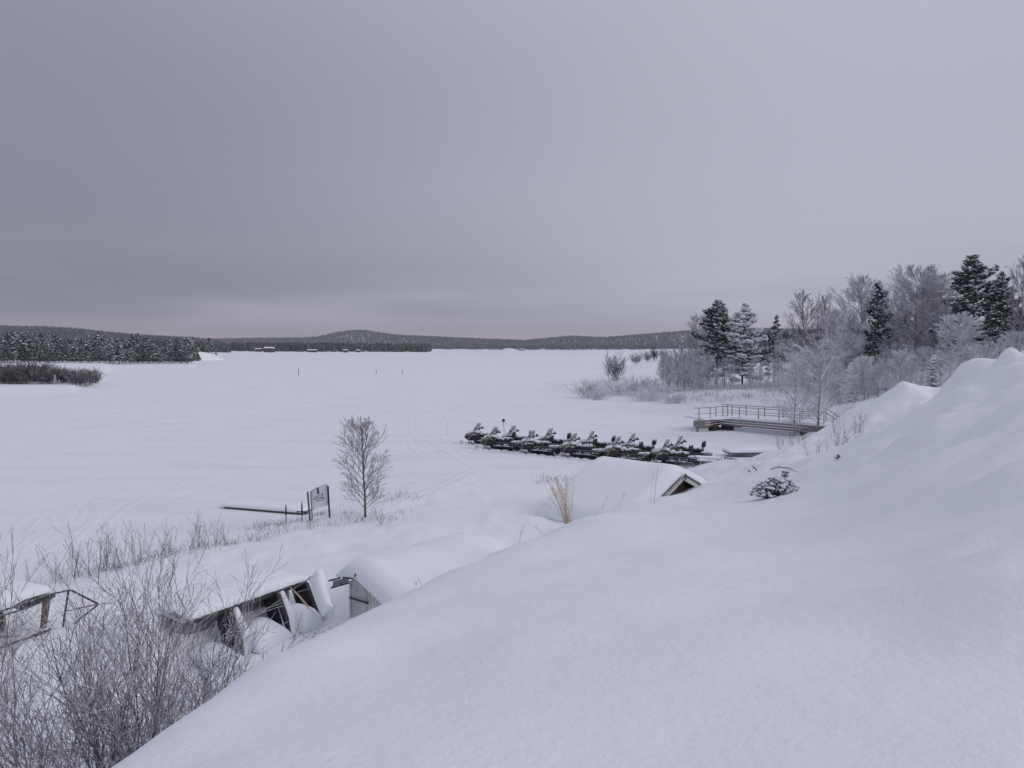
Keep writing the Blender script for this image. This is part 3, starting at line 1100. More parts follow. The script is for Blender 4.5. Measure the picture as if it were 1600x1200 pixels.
for kind, px, Y, yt, H, sx, lab in (
        ('big', 1120, 112, 470, 13, 1.0, 'dark snow-flecked pine with a high rounded top, left of the pair on the right bank'),
        ('heavy', 1160, 108, 475, 12.5, 1.0, 'pine loaded with thick snow clumps, right of the pair on the right bank'),
        ('slim', 1209, 108, 492, 10, 0.95, 'slim pointed pine standing alone right of the snow-laden pair'),
        ('tall', 1372, 76, 441, 13, 0.62, 'narrow dark pine rising out of frosted birches behind the jetty'),
        ('tall', 1455, 80, 416, 13, 0.8, 'pine top showing above the broad frosted birch crowns'),
        ('big', 1520, 70, 400, 13, 1.05, 'tallest broad dark pine at the top of the right bank'),
        ('tall', 1560, 57, 425, 13, 1.0, 'dark pine right of the tallest broad pine on the bank'),
        ('tall', 1496, 74, 470, 13, 1.05, 'lower dark pine left behind the tallest broad pine'),
        ('big', 1408, 84, 478, 13, 0.8, 'dark pine mostly hidden between frosted birch crowns'),
        ('tall', 1588, 54, 478, 13, 1.1, 'dense dark pine above the snow heap at the right edge'),
        ('slim', 1303, 96, 500, 10, 1.3, 'small dark conifer veiled by frosted birches behind the tall bare birch')):
    x, y, z, s = by_top(px, Y, yt, H)
    place_pine(kind, 'pine_tree', lab, x, y, s, R.uniform(0, 6), 'pines on the right bank', z=z, sxy=sx)
for px, Y, yt, lab in ((1330, 70, 566, 'small snow-laden spruce at the foot of the frosted birches behind the jetty ramp'),
                       (1457, 52, 553, 'small snow-laden spruce just above the snow dip on the right bank'),
                       (1545, 52, 545, 'snowy young spruce peeping over the heap at right'),
                       (962, 128, 556, 'tiny snowy spruce in front of the lone dark bush at the lake edge')):
    x, y, z, s = by_top(px, Y, yt, 5)
    place_pine('spruce', 'spruce_tree', lab, x, y, s, R.uniform(0, 6), 'small snow-laden spruces', z=z, sxy=0.8)

# frosted birches
BIR = {}
BIR['broad'] = frosty_parts(301, 11, 3.4, M['frost_twig'], 1.6, 0.6, tw=0.017, low=0.08)
BIR['round'] = frosty_parts(302, 9, 2.9, M['frost_white'], 1.5, 0.6, tw=0.018, low=0.04)
BIR['low'] = frosty_parts(308, 5, 2.1, M['frost_white'], 1.2, 0.5, tw=0.014, low=0.02)
BIR['low2'] = frosty_parts(309, 5, 1.9, M['frost_twig'], 1.3, 0.8, tw=0.014, low=0.02)
BIR['slim'] = frosty_parts(303, 11, 2.3, M['frost_twig'], 1.2, 0.9, tw=0.014)
BIR['bare'] = frosty_parts(304, 10, 2.3, M['frost_dark'], 1.1, 1.0, tw=0.014)
BIR['small'] = frosty_parts(305, 6, 1.9, M['frost_twig'], 1.2, 0.6, tw=0.013, low=0.05)
BIR['front'] = frosty_parts(306, 5.5, 2.0, M['frost_twig'], 1.05, 0.75, tw=0.011, low=0.10)
BIR['haze'] = frosty_parts(307, 7, 1.5, M['frost_twig'], 1.1, 1.5, tw=0.015, low=0.05)
HB = {'broad': 11, 'round': 9, 'slim': 11, 'bare': 10, 'small': 6, 'front': 5.5, 'haze': 7, 'low': 5, 'low2': 5}


def place_birch(kind, lab, px, Y, ytop, sx=1.0, group='frosted birches on the right bank', name='birch_tree'):
    x, y, z, s = by_top(px, Y, ytop, HB[kind] * 1.04)
    t = thing(name, lab, 'tree', (x, y, z - 0.1), R.uniform(0, 6), group)
    t.scale = (s * sx, s * sx, s)
    link('trunk', BIR[kind][0], t)
    tag(link('twigs', BIR[kind][1], t), kind='stuff')
    return t


for a in (('slim', 'thin bare birch showing above the left shoulder of the pine pair', 1108, 118, 489, 0.9),
          ('bare', 'pale bare tree leaning out left of the pine pair', 1090, 120, 493, 1.0),
          ('bare', 'tall bare birch with a rounded open crown, left of the frosted group', 1257, 100, 457, 1.0),
          ('bare', 'bare birch with a forked top just right of the tall rounded bare birch', 1286, 98, 460, 0.75),
          ('broad', 'frosted birch with a dome-shaped grey crown right of the bare birches', 1302, 92, 486, 0.75),
          ('broad', 'broad frosted birch leaning against the narrow dark pine', 1348, 84, 436, 0.85),
          ('round', 'pale frosted birch in front of the narrow dark pine', 1366, 78, 505, 1.0),
          ('slim', 'thin frosted birch between the narrow dark pine and the broad birch crowns', 1400, 84, 440, 0.9),
          ('broad', 'widest frosted birch crown at the middle of the right bank', 1432, 76, 420, 1.0),
          ('broad', 'frosted birch crown left of the tallest dark pine', 1470, 76, 432, 0.8),
          ('round', 'low grey frosted tree in front of the tallest dark pine', 1498, 60, 488, 1.05),
          ('round', 'white frosted bush-like tree above the snow dip behind the jetty', 1406, 64, 545, 0.95),
          ('round', 'white frosted bush-like tree at the foot of the bank right of the front birches', 1352, 66, 555, 0.9),
          ('bare', 'tall thin bare birch at the right edge of the picture', 1592, 52, 400, 0.6),
          ('small', 'frosted small tree right of the slim lone pine', 1226, 98, 530, 1.0),
          ('small', 'frosted small tree behind the front birches above the jetty', 1290, 84, 530, 1.3),
          ('round', 'grey frosted tree filling the gap right of the front birches', 1322, 80, 520, 1.0),
          ('small', 'frosted young tree under the pine with heavy snow', 1182, 100, 560, 1.0),
          ('small', 'frosted young tree at the left foot of the pine pair', 1105, 102, 555, 1.2),
          ('small', 'frosted young tree under the widest frosted crown', 1442, 62, 540, 1.0),
          ('front', 'left one of the two reddish bare birches standing by the jetty', 1243, 57, 552, 0.9),
          ('front', 'right one of the two reddish bare birches, its trunk rising at the jetty ramp', 1281, 54, 532, 1.0)):
    place_birch(*a)
for px, Y, yt, k in ((1312, 72, 575, 'low2'), (1336, 66, 582, 'low'), (1372, 64, 575, 'low2'), (1388, 60, 580, 'low'), (1425, 58, 570, 'low2'), (1440, 56, 578, 'low'), (1470, 52, 560, 'low2'),
                     (1485, 48, 565, 'low'), (1515, 46, 545, 'low2'), (1535, 44, 540, 'low2'), (1560, 50, 530, 'low2'), (1298, 76, 578, 'low'), (1412, 60, 590, 'low'), (1358, 70, 560, 'low2'),
                     (1450, 66, 545, 'low2'), (1395, 74, 540, 'low2'), (1275, 84, 560, 'low2'), (1248, 88, 572, 'low2'), (1224, 90, 575, 'low'), (1590, 46, 520, 'low2')):
    place_birch(k, 'rounded frosted bush filling the foot of the wooded right bank', px, Y, yt, R.uniform(0.85, 1.2), 'frosted bushes at the foot of the right bank', 'frosted_bush')
for px, Y, yt in ((1040, 122, 552), (1052, 118, 545), (1064, 116, 541), (1076, 112, 545), (1088, 110, 548), (1095, 106, 558), (1132, 104, 560), (1144, 103, 566), (1172, 101, 570),
                  (1200, 98, 572), (1216, 97, 560), (1240, 92, 558), (1256, 90, 556), (1272, 88, 545), (1034, 124, 562), (1308, 74, 560), (1384, 72, 548), (1422, 70, 535),
                  (1036, 118, 556), (1046, 112, 556), (1058, 108, 552), (1068, 108, 549), (1080, 106, 552), (1092, 102, 560), (1100, 108, 545), (1045, 106, 570), (1060, 102, 572), (1084, 100, 570),
                  (1070, 104, 566), (1120, 100, 575), (1188, 96, 575)):
    place_birch('haze', 'thin frosted birch sapling in the pale thicket below the pines', px, Y, yt, R.uniform(0.8, 1.2), 'frosted saplings below the pines', 'birch_sapling')

# frosted bushes at the lake edge and on the point
BUSH = {'frost': shrub_mesh(401, 2.0, 1, M['frost_twig'], 50, 0.8, 0.014, 0.9, 0.9, curve=-0.05), 'dark': shrub_mesh(402, 3.6, 1, M['frost_dark'], 22, 1.0, 0.015, 0.35, 0.9),
        'white': shrub_mesh(403, 1.6, 1, M['frost_white'], 50, 0.8, 0.014, 1.0, 0.9, curve=-0.06), 'thick': shrub_mesh(404, 4.0, 1, M['willow'], 26, 1.0, 0.026, 0.45, 1.2),
        'thick2': shrub_mesh(405, 3.2, 1, M['willow'], 34, 0.9, 0.026, 0.75, 1.3)}
HBU = {'frost': 2.0, 'dark': 3.6, 'white': 1.6, 'thick': 4.0, 'thick2': 3.2}


def place_bush(kind, lab, px, Y, ytop, sx=1.0, group=None, name='bush', cat='bush'):
    x, y, z, s = by_top(px, Y, ytop, HBU[kind] * 1.4)
    me = BUSH[kind]
    o = link(name, me)
    o.location = (x, y, z - 0.05)
    o.rotation_euler = (0, 0, R.uniform(0, 6))
    o.scale = (s * sx, s * sx, s)
    return tag(o, lab, cat, group)


for a in (('frost', 'rounded grey frosted bush farthest left on the lake edge', 919, 103, 589, 1.0),
          ('white', 'low frosted bush right of the rounded grey one on the lake edge', 939, 99, 600, 0.9),
          ('white', 'low white frosted bush below the snowy point', 1012, 96, 602, 1.2),
          ('white', 'frosted bush on the snow left of the pale thicket', 972, 108, 586, 1.2),
          ('frost', 'grey frosted bush touching the left end of the pale thicket', 1006, 106, 582, 1.0),
          ('dark', 'lone dark upright bush standing on the ice edge left of the point', 961, 128, 541, 1.1),
          ('dark', 'leafless thin bush on top of the snowy point, left', 994, 150, 546, 1.5),
          ('dark', 'leafless thin bush on top of the snowy point, middle', 1012, 150, 543, 1.4),
          ('thick', 'darkest bush at the right end of the snowy point', 1022, 148, 537, 0.6),
          ('white', 'frosted white bush before the pale thicket', 1030, 100, 592, 1.2),
          ('white', 'frosted white bush nearest the jetty on the lake edge', 1052, 92, 606, 1.0),
          ('dark', 'dark bush half hidden by the pale thicket on the point', 1036, 146, 538, 1.4)):
    place_bush(*a, group='bushes at the lake edge')

# dark willow thicket on the left and pines of the left wood
for i in range(46):
    px = -60 + 213 * (i + R.random()) / 46
    Y = 127 + R.uniform(0, 14) + max(0, (px - 120)) * 0.25
    yt = 563 + R.uniform(-3, 10) + max(0, px - 80) * 0.20
    place_bush(R.choice(('thick', 'thick', 'thick2')), 'leafless dark willow in the thicket at the left edge of the lake', px, Y, yt, R.uniform(0.8, 1.2), 'willows of the left thicket', 'willow_bush')
for px, Y, yt in ((85, 128, 585), (92, 127, 592), (108, 129, 588), (135, 131, 588)):
    x, y, z, s = by_top(px, Y, yt, 5)
    place_pine('spruce', 'spruce_tree', 'small snow-dusted conifer at the front of the dark willow thicket on the left', x, y, s, R.uniform(0, 6), 'small conifers in the left thicket', z=z)
LW = [(-40, 520), (0, 521), (30, 520), (70, 524), (110, 528), (150, 527), (200, 524), (235, 524), (262, 528), (300, 530)]
LWx, LWy = zip(*LW)
for i in range(130):
    row = i % 3
    px = -60 + 368 * (i // 3 + R.random()) / 44
    Y = shore_d(np.array([(px - 800) / F * 100.0]), np.array([100.0]))[0]
    Y = max(Y, 262) + 4 + row * 13 + R.uniform(0, 10)
    if px < 150:
        Y += 4
    yt = np.interp(px, LWx, LWy) + (2 - row) * 4 + R.choice((-4, 0, 3, 8, 13)) + 6 * vnoise(np.array([px / 23.0]), np.array([row * 3.3]), 5)[0]
    lab = ('front-row', 'second-row', 'rear-row')[row] + ' dark pine of the left wood, ' + ('at the picture edge' if px < 30 else 'above the middle of the willow thicket' if px < 90 else 'above the right end of the willow thicket' if px < 155 else 'on the open shore just right of the thicket' if px < 215 else 'midway along the open shore' if px < 265 else 'near the tip of the wood')
    H = R.choice(((0, 11), (1, 12), (2, 10), (3, 11.5), (5, 9), (0, 11), (4, 8)))
    x, y, z, s = by_top(px, Y, yt, H[1])
    place_pine('far%d' % H[0], 'pine_tree', lab, x, y, s, R.uniform(0, 6), 'pines of the left shore wood', z=z, sxy=R.uniform(0.9, 1.25))
for px, Y, yt, k, H, lab in ((328, 470, 528, 0, 11, 'lone pine at the tip of the left wood beside the snowy bank'),
                             (318, 450, 537, 5, 9, 'short pine leaning on the lone one at the tip of the left wood'),
                             (338, 560, 545, 4, 8, 'tiny pine on the ice edge right of the lone pine')):
    x, y, z, s = by_top(px, Y, yt, H)
    place_pine('far%d' % k, 'pine_tree', lab, x, y, s, 1.0, None, z=z)

# far cabins under the trees of the far shore
def cabin_far(px, Y, w, d, h, ry, lab):
    x, y = base_at(px, Y)
    t = thing('cabin', lab, 'cabin', (x, y, gz(x, y) - 0.2), ry, 'cabins on the far shore')
    MB().box((0, 0, h / 2), (w, d, h)).obj('wall', M['cabin_red'], t)
    m = MB()
    m.prism([(-w / 2 - .4, -d / 2 - .5, h), (-w / 2 - .4, d / 2 + .5, h), (-w / 2 - .4, 0, h + d * 0.22)], (w + .8, 0, 0))
    m.obj('roof', M['frost_white'], t)
    for k in range(3):
        MB().box((-w / 4 + k * w / 4, -d / 2 - 0.03, h * 0.55), (0.9, 0.08, 0.9)).obj('window', M['pane'], t)


for px, Y, w, d, h, ry, lab in ((404, 878, 7, 5, 3.2, 0.1, 'dark cabin with the smaller roof, left of the pair at far left'),
                                (421, 872, 11, 7, 4.8, -0.1, 'largest dark cabin with a snowy roof on the far shore'),
                                (488, 905, 11, 5, 2.6, 0.05, 'long low dark cabin on the far shore'),
                                (540, 935, 5, 5, 3, 0.2, 'small dark cabin on the far shore below the hill, left'),
                                (560, 950, 5, 5, 2.6, 0.0, 'small snow-roofed cabin on the far shore below the hill, right'),
                                (815, 1640, 12, 7, 3, 0.1, 'tiny snow-roofed building at the very end of the lake')):
    cabin_far(px, Y, w, d, h, ry, lab)
# snowy bank of the point at the end of the left wood
def mound(name, px, Y, rx, ry, h, kind='structure'):
    x, y = base_at(px, Y)
    a = np.linspace(0, 2 * PI, 40, endpoint=False)
    q = np.linspace(0, 1, 12)
    vs = [(x, y, h - 0.3)]
    for k in q[1:]:
        for t in a:
            n = 1 + 0.25 * vnoise(np.array([math.cos(t) * 2 + px]), np.array([math.sin(t) * 2]), 4)[0]
            vs.append((x + rx * k * math.cos(t) * n, y + ry * k * math.sin(t) * n, h * math.cos(k * PI / 2) ** 0.9 - 0.3))
    T = [(0, 1 + i, 1 + (i + 1) % 40) for i in range(40)]
    Qd = [(1 + j * 40 + i, 1 + (j + 1) * 40 + i, 1 + (j + 1) * 40 + (i + 1) % 40, 1 + j * 40 + (i + 1) % 40) for j in range(10) for i in range(40)]
    tag(link(name, mesh_np(name, vs, np.array(Qd), M['snow'], True, T=np.array(T))), kind=kind)


mound('snow_bank', 310, 400, 8, 30, 5.0)
mound('snow_bank', 795, 1500, 22, 30, 6.0)
mound('snow_bank', 1018, 150, 6.5, 8, 3.6)

# markers on the ice
def stick(name, lab, cat, px, py, ytop, r, mat, group=None, head=None):
    p = P0(px, py)
    top = P(px, ytop, p.y)
    m = MB()
    m.tube([p - Vector((0, 0, 0.3)), Vector((p.x, p.y, top.z))], r, 6)
    if head:
        t = thing(name, lab, cat, p)
        me = MB().tube([Vector((0, 0, -0.3)), Vector((0.02, 0, top.z - 0.1))], r, 6).mesh('pole', mat)
        link('pole', me, t)
        MB().tube([(0.03, -0.05, top.z), (0.03, 0.05, top.z)], 0.17, 14).obj('sign_disc', M['wood_dark'], t)
        return t
    return tag(m.obj(name, mat), lab, cat, group)


for px, py, yt, lab in ((466.5, 587, 576, 'lone dark marker pole farthest left on the ice'), (588, 584, 577, 'grey marker pole, left of the close pair on the ice'),
                        (628.5, 585, 577, 'grey marker pole, right of the close pair on the ice')):
    stick('marker_pole', lab, 'pole', px, py, yt, 0.07, M['wood_dark'], 'marker poles on the ice')
# ------------------------------------------------------------------ snow pillows
def pillow(name, lx, ly, h, parent, loc=(0, 0, 0), rot=(0, 0, 0), mat=None, seed=0, nx=22, ny=12, e=4.0, under=0.06, wave=0.12, over=0.04):
    """soft-edged snow load: flat underside, bulging top; lx, ly full sizes"""
    vs, q = [], []
    for j in range(ny + 1):
        for i in range(nx + 1):
            u, v = 2 * i / nx - 1, 2 * j / ny - 1
            uu = math.copysign(abs(u) ** 0.75, u)
            vv = math.copysign(abs(v) ** 0.75, v)
            k = max(0.0, 1 - abs(uu) ** e) ** 0.45 * max(0.0, 1 - abs(vv) ** e) ** 0.45
            n = mnoise.noise(Vector((uu * lx * 0.9 + seed * 7.1, vv * ly * 0.9, seed)))
            o = over * (1 + n)
            vs.append((uu * (lx / 2 + o), vv * (ly / 2 + o), h * k * (1 + wave * 2 * n) + 0.002))
    n0 = len(vs)
    for j in range(ny + 1):
        for i in range(nx + 1):
            x, y, z = vs[j * (nx + 1) + i]
            vs.append((x * 0.985, y * 0.985, -under * 0.3))
    s = nx + 1
    for j in range(ny):
        for i in range(nx):
            a = j * s + i
            q.append((a, a + 1, a + s + 1, a + s))
            q.append((n0 + a, n0 + a + s, n0 + a + s + 1, n0 + a + 1))
    for i in range(nx):
        q.append((i, n0 + i, n0 + i + 1, i + 1))
        a = ny * s + i
        q.append((a, a + 1, n0 + a + 1, n0 + a))
    for j in range(ny):
        a = j * s
        q.append((a, a + s, n0 + a + s, n0 + a))
        a = j * s + nx
        q.append((a, n0 + a, n0 + a + s, a + s))
    o = link(name, mesh_np(name, vs, np.array(q), mat or M['cap'], True), parent)
    o.location = loc
    o.rotation_euler = rot
    return o


# ------------------------------------------------------------------ snowmobiles
def ring(x, hw, zb, zt, n=12, e=2.6, yoff=0):
    r = []
    zc, hh = (zb + zt) / 2, (zt - zb) / 2
    for k in range(n):
        t = 2 * PI * k / n
        c, s = math.cos(t), math.sin(t)
        r.append(Vector((x, yoff + math.copysign(abs(c) ** (2 / e), c) * hw, zc + math.copysign(abs(s) ** (2 / e), s) * hh)))
    return r


def make_snowmobile():
    t = thing('snowmobile', 'snowmobile', 'snowmobile')
    t.scale = (1.04, 1.0, 1.08)
    # rubber track, an elongated loop with lugs
    prof = [(-1.42, 0.22), (-1.36, 0.08), (-1.22, 0.02), (0.35, 0.02), (0.62, 0.16), (0.72, 0.34), (0.55, 0.44), (-1.30, 0.40), (-1.40, 0.34)]
    m = MB()
    m.prism([(x, -0.20, z) for x, z in prof], (0, 0.40, 0))
    for i in range(16):
        m.box((-1.2 + i * 0.1, 0, 0.015), (0.03, 0.40, 0.03))
    m.obj('track', M['rubber'], t)
    # tunnel and running boards
    m = MB()
    m.box((-0.55, 0, 0.47), (1.75, 0.44, 0.08))
    m.prism([(-1.30, -0.23, 0.43), (0.4, -0.23, 0.43), (0.4, -0.27, 0.30), (-1.30, -0.27, 0.36)], (0, 0.02, 0))
    m.prism([(-1.30, 0.23, 0.43), (0.4, 0.23, 0.43), (0.4, 0.27, 0.30), (-1.30, 0.27, 0.36)], (0, -0.02, 0))
    m.obj('tunnel', M['blackplastic'], t)
    for s in (-1, 1):
        m = MB()
        m.box((-0.45, s * 0.34, 0.29), (1.5, 0.17, 0.03))
        m.box((-0.45, s * 0.43, 0.305), (1.5, 0.02, 0.06))
        m.obj('running_board', M['metal'], t)
    # belly and hood
    MB().loft([ring(0.25, 0.30, 0.30, 0.72), ring(0.55, 0.43, 0.24, 0.80), ring(0.85, 0.46, 0.22, 0.80), ring(1.15, 0.40, 0.26, 0.68), ring(1.38, 0.24, 0.34, 0.55)]).obj('body', M['blackplastic'], t, True)
    MB().loft([ring(0.28, 0.26, 0.66, 0.94), ring(0.50, 0.36, 0.64, 1.00), ring(0.80, 0.38, 0.62, 0.93), ring(1.12, 0.31, 0.56, 0.78), ring(1.40, 0.18, 0.46, 0.60)]).obj('hood', M['hood'], t, True)
    for s in (-1, 1):
        m = MB()
        m.prism([(0.45, s * 0.42, 0.78), (0.62, s * 0.46, 0.84), (1.15, s * 0.40, 0.70), (1.05, s * 0.44, 0.60), (0.80, s * 0.49, 0.64)], (0, s * 0.03, 0))
        m.prism([(0.70, s * 0.50, 0.60), (0.80, s * 0.50, 0.62), (1.00, s * 0.47, 0.36), (0.93, s * 0.47, 0.34)], (0, s * 0.02, 0))
        m.obj('side_panel', M['yellow'], t)
        hl = MB()
        hl.tube([(1.22, s * 0.13, 0.68), (1.33, s * 0.13, 0.645)], [0.075, 0.06], 8)
        hl.obj('headlight', M['lamp'], t)
    # windshield, raked back
    m = MB()
    w = []
    for k, (x, hw, z) in enumerate(((0.78, 0.36, 0.84), (0.64, 0.37, 1.06), (0.52, 0.34, 1.30), (0.44, 0.24, 1.46))):
        w.append([Vector((x - 0.10 * abs(a) ** 2, a * hw, z - 0.03 * abs(a))) for a in (-1, -0.6, 0, 0.6, 1)] +
                 [Vector((x - 0.10 * abs(a) ** 2 - 0.018, a * hw * 0.98, z - 0.03 * abs(a))) for a in (1, 0.6, 0, -0.6, -1)])
    m.loft(w)
    m.obj('windshield', M['glass'], t, True)
    # steering
    m = MB()
    m.tube([(0.36, 0, 0.90), (0.26, 0, 1.12)], 0.035, 6)
    m.tube([(0.16, -0.40, 1.10), (0.25, -0.22, 1.15), (0.27, 0, 1.13), (0.25, 0.22, 1.15), (0.16, 0.40, 1.10)], 0.018, 6)
    hb = m.obj('handlebar', M['black'], t)
    for s in (-1, 1):
        m = MB()
        m.loft([ring(0.36, 0.02, 1.06, 1.10, 6, 2, s * 0.30), ring(0.30, 0.10, 1.02, 1.17, 6, 2, s * 0.33), ring(0.20, 0.09, 1.03, 1.15, 6, 2, s * 0.37)])
        m.obj('hand_guard', M['blackplastic'], hb, True)
        m = MB()
        m.tube([(0.45, s * 0.34, 0.98), (0.36, s * 0.46, 1.12)], 0.012, 5)
        m.box((0.35, s * 0.49, 1.14), (0.05, 0.17, 0.09))
        m.obj('mirror', M['black'], t)
    # seat in two steps with backrest
    MB().loft([ring(0.34, 0.13, 0.50, 0.86, 10, 3), ring(0.10, 0.17, 0.50, 0.78, 10, 3), ring(-0.30, 0.19, 0.50, 0.76, 10, 3), ring(-0.42, 0.20, 0.50, 0.84, 10, 3),
               ring(-0.88, 0.20, 0.50, 0.84, 10, 3), ring(-0.96, 0.18, 0.50, 0.78, 10, 3)]).obj('seat', M['seat'], t, True)
    m = MB()
    m.loft([ring(-0.90, 0.15, 0.86, 0.98, 8, 3), ring(-0.95, 0.20, 0.84, 1.24, 8, 3), ring(-1.05, 0.19, 0.86, 1.30, 8, 3), ring(-1.10, 0.13, 0.92, 1.24, 8, 3)])
    b = m.obj('backrest', M['seat'], t, True)
    m = MB()
    m.tube([(-0.92, -0.12, 0.5), (-1.00, -0.12, 0.98)], 0.018, 5)
    m.tube([(-0.92, 0.12, 0.5), (-1.00, 0.12, 0.98)], 0.018, 5)
    m.obj('backrest_post', M['black'], b)
    # rack, snow flap and bumpers
    m = MB()
    for s in (-1, 1):
        m.tube([(-0.85, s * 0.2, 0.56), (-1.42, s * 0.2, 0.58), (-1.50, s * 0.16, 0.52)], 0.014, 5)
    for x in (-1.05, -1.2, -1.35):
        m.tube([(x, -0.2, 0.58), (x, 0.2, 0.58)], 0.012, 5)
    m.obj('rear_rack', M['metal'], t)
    MB().prism([(-1.40, -0.22, 0.50), (-1.54, -0.22, 0.16), (-1.56, -0.22, 0.16), (-1.42, -0.22, 0.50)], (0, 0.44, 0)).obj('snow_flap', M['rubber'], t)
    m = MB()
    m.tube([(1.25, -0.26, 0.40), (1.47, -0.16, 0.48), (1.50, 0, 0.50), (1.47, 0.16, 0.48), (1.25, 0.26, 0.40)], 0.018, 6)
    m.obj('front_bumper', M['black'], t)
    # skis with loops, spindles and arms
    for s in (-1, 1):
        m = MB()
        y = s * 0.50
        rows = []
        for x, z, hw in ((0.35, 0.05, 0.07), (0.5, 0.02, 0.075), (1.2, 0.02, 0.08), (1.40, 0.07, 0.075), (1.53, 0.17, 0.06), (1.60, 0.28, 0.03)):
            rows.append([Vector((x, y - hw, z)), Vector((x, y + hw, z)), Vector((x, y + hw, z + 0.03)), Vector((x, y - hw, z + 0.03))])
        m.loft(rows)
        m.tube([(1.2, y, 0.06), (1.42, y, 0.22), (1.58, y, 0.27)], 0.013, 5)
        sk = m.obj('ski', M['blackplastic'], t)
        m = MB()
        m.tube([(0.95, y, 0.05), (0.85, s * 0.46, 0.36)], 0.03, 6)
        m.obj('spindle', M['metal'], sk)
        m = MB()
        m.tube([(0.86, s * 0.46, 0.30), (0.72, s * 0.20, 0.34)], 0.018, 5)
        m.tube([(0.86, s * 0.46, 0.30), (1.02, s * 0.20, 0.34)], 0.018, 5)
        m.tube([(0.86, s * 0.44, 0.36), (0.82, s * 0.24, 0.66)], [0.045, 0.035], 7)
        m.obj('suspension_arm', M['black'], t)
    # snow lying on hood, seat and rack
    pts, sz = [], []
    rr = random.Random(77)
    for i in range(16):
        pts.append((rr.uniform(0.45, 1.2), rr.uniform(-0.22, 0.22), 0))
        x = pts[-1][0]
        pts[-1] = (x, pts[-1][1], 0.97 - max(0, x - 0.6) * 0.36)
        sz.append(rr.uniform(0.08, 0.16))
    for i in range(8):
        pts.append((rr.uniform(-0.85, 0.1), rr.uniform(-0.1, 0.1), 0.80))
        sz.append(rr.uniform(0.08, 0.15))
    for i in range(8):
        pts.append((rr.uniform(-1.4, -1.0), rr.uniform(-0.14, 0.14), 0.60))
        sz.append(rr.uniform(0.08, 0.15))
    for s in (-1, 1):
        for i in range(9):
            pts.append((rr.uniform(-1.1, 0.2), s * 0.35, 0.31))
            sz.append(rr.uniform(0.06, 0.10))
        for i in range(5):
            pts.append((rr.uniform(0.4, 1.3), s * 0.5, 0.05))
            sz.append(rr.uniform(0.06, 0.09))
    for i in range(3):
        pts.append((0.46, rr.uniform(-0.15, 0.15), 1.45))
        sz.append(0.07)
    tag(link('snow_cover', blobs_mesh('snow_cover', pts, sz, M['cap'], 0.45, ICO1, 0.25), t), kind='stuff')
    pts = [(rr.uniform(-1.5, 1.4), rr.choice((-1, 1)) * rr.uniform(0.25, 0.75), rr.uniform(-0.03, 0.05)) for i in range(46)]
    tag(link('ground_snow', blobs_mesh('ground_snow', pts, [rr.uniform(0.10, 0.24) for _ in pts], M['cap'], 0.4, ICO1, 0.25), t), kind='stuff')
    return t


proto = make_snowmobile()
note_kids()
NOSE = math.atan2(0.50, -0.86)
backrow = [(747, 53.2), (802, 51.3), (860, 49.7), (926, 48.1), (990, 46.7), (1065, 45.5)]
frontrow = [(773, 50.4), (832, 48.4), (898, 46.7), (967, 45.2), (1044, 43.9)]
BL = ['snowmobile at the left tip of the back row, nose towards the open ice', 'second snowmobile from the left tip in the back row, beside the thin pole',
      'third snowmobile from the left tip in the back row', 'fourth snowmobile from the left tip in the back row, above the cabin roof corner',
      'fifth snowmobile from the left in the back row, above the middle of the cabin roof', 'rearmost snowmobile of the back row, nearest to the jetty']
FL = ['leading snowmobile of the front row, its skis farthest left on the snow', 'second snowmobile of the front row, right behind its leader',
      'third snowmobile of the front row, cut by the left corner of the cabin roof', 'fourth snowmobile of the front row, only its top above the cabin roof',
      'last snowmobile of the front row, with olive hood panels above the cabin gable']
first = True
for rowi, (rw, LB) in enumerate(((backrow, BL), (frontrow, FL))):
    for i, ((px, Y), lab) in enumerate(zip(rw, LB)):
        o = proto if first else copy_tree(proto)
        first = False
        x = (px - 800) / F * Y
        a = NOSE + R.uniform(-0.11, 0.11)
        # the windshield sits 0.45 m ahead of the machine's origin
        o.location = (x - 0.42 * math.cos(a), Y - 0.42 * math.sin(a), gz(x, Y) - 0.03)
        o.rotation_euler = (0, 0, a)
        o['label'] = lab
        o['group'] = 'snowmobiles parked in two rows on the ice'

# cargo sleds coupled behind the rows
def make_sled():
    t = thing('cargo_sled', 'sled', 'sled')
    for s in (-1, 1):
        m = MB()
        pts = [(0.95, s * 0.36, 0.42), (1.02, s * 0.36, 0.26), (0.90, s * 0.36, 0.08), (0.70, s * 0.36, 0.03), (-0.9, s * 0.36, 0.03), (-1.05, s * 0.36, 0.06)]
        m.tube(pts, 0.028, 6)
        m.obj('runner', M['metal'], t)
    m = MB()
    for x in (-0.8, -0.3, 0.2, 0.65):
        for s in (-1, 1):
            m.tube([(x, s * 0.36, 0.04), (x, s * 0.34, 0.34)], 0.02, 5)
        m.tube([(x, -0.36, 0.34), (x, 0.36, 0.34)], 0.02, 5)
    m.tube([(0.95, -0.36, 0.42), (0.95, 0.36, 0.42)], 0.025, 5)
    m.obj('frame', M['black'], t)
    for k in range(5):
        MB().box((-0.05, -0.28 + 0.14 * k, 0.37), (1.75, 0.11, 0.03)).obj('slat', M['wood'], t)
    m = MB()
    m.tube([(0.95, -0.3, 0.40), (1.7, 0, 0.34)], 0.02, 5)
    m.tube([(0.95, 0.3, 0.40), (1.7, 0, 0.34)], 0.02, 5)
    m.obj('drawbar', M['black'], t)
    pillow('snow_layer', 1.6, 0.66, 0.07, t, (-0.1, 0, 0.39))
    return t


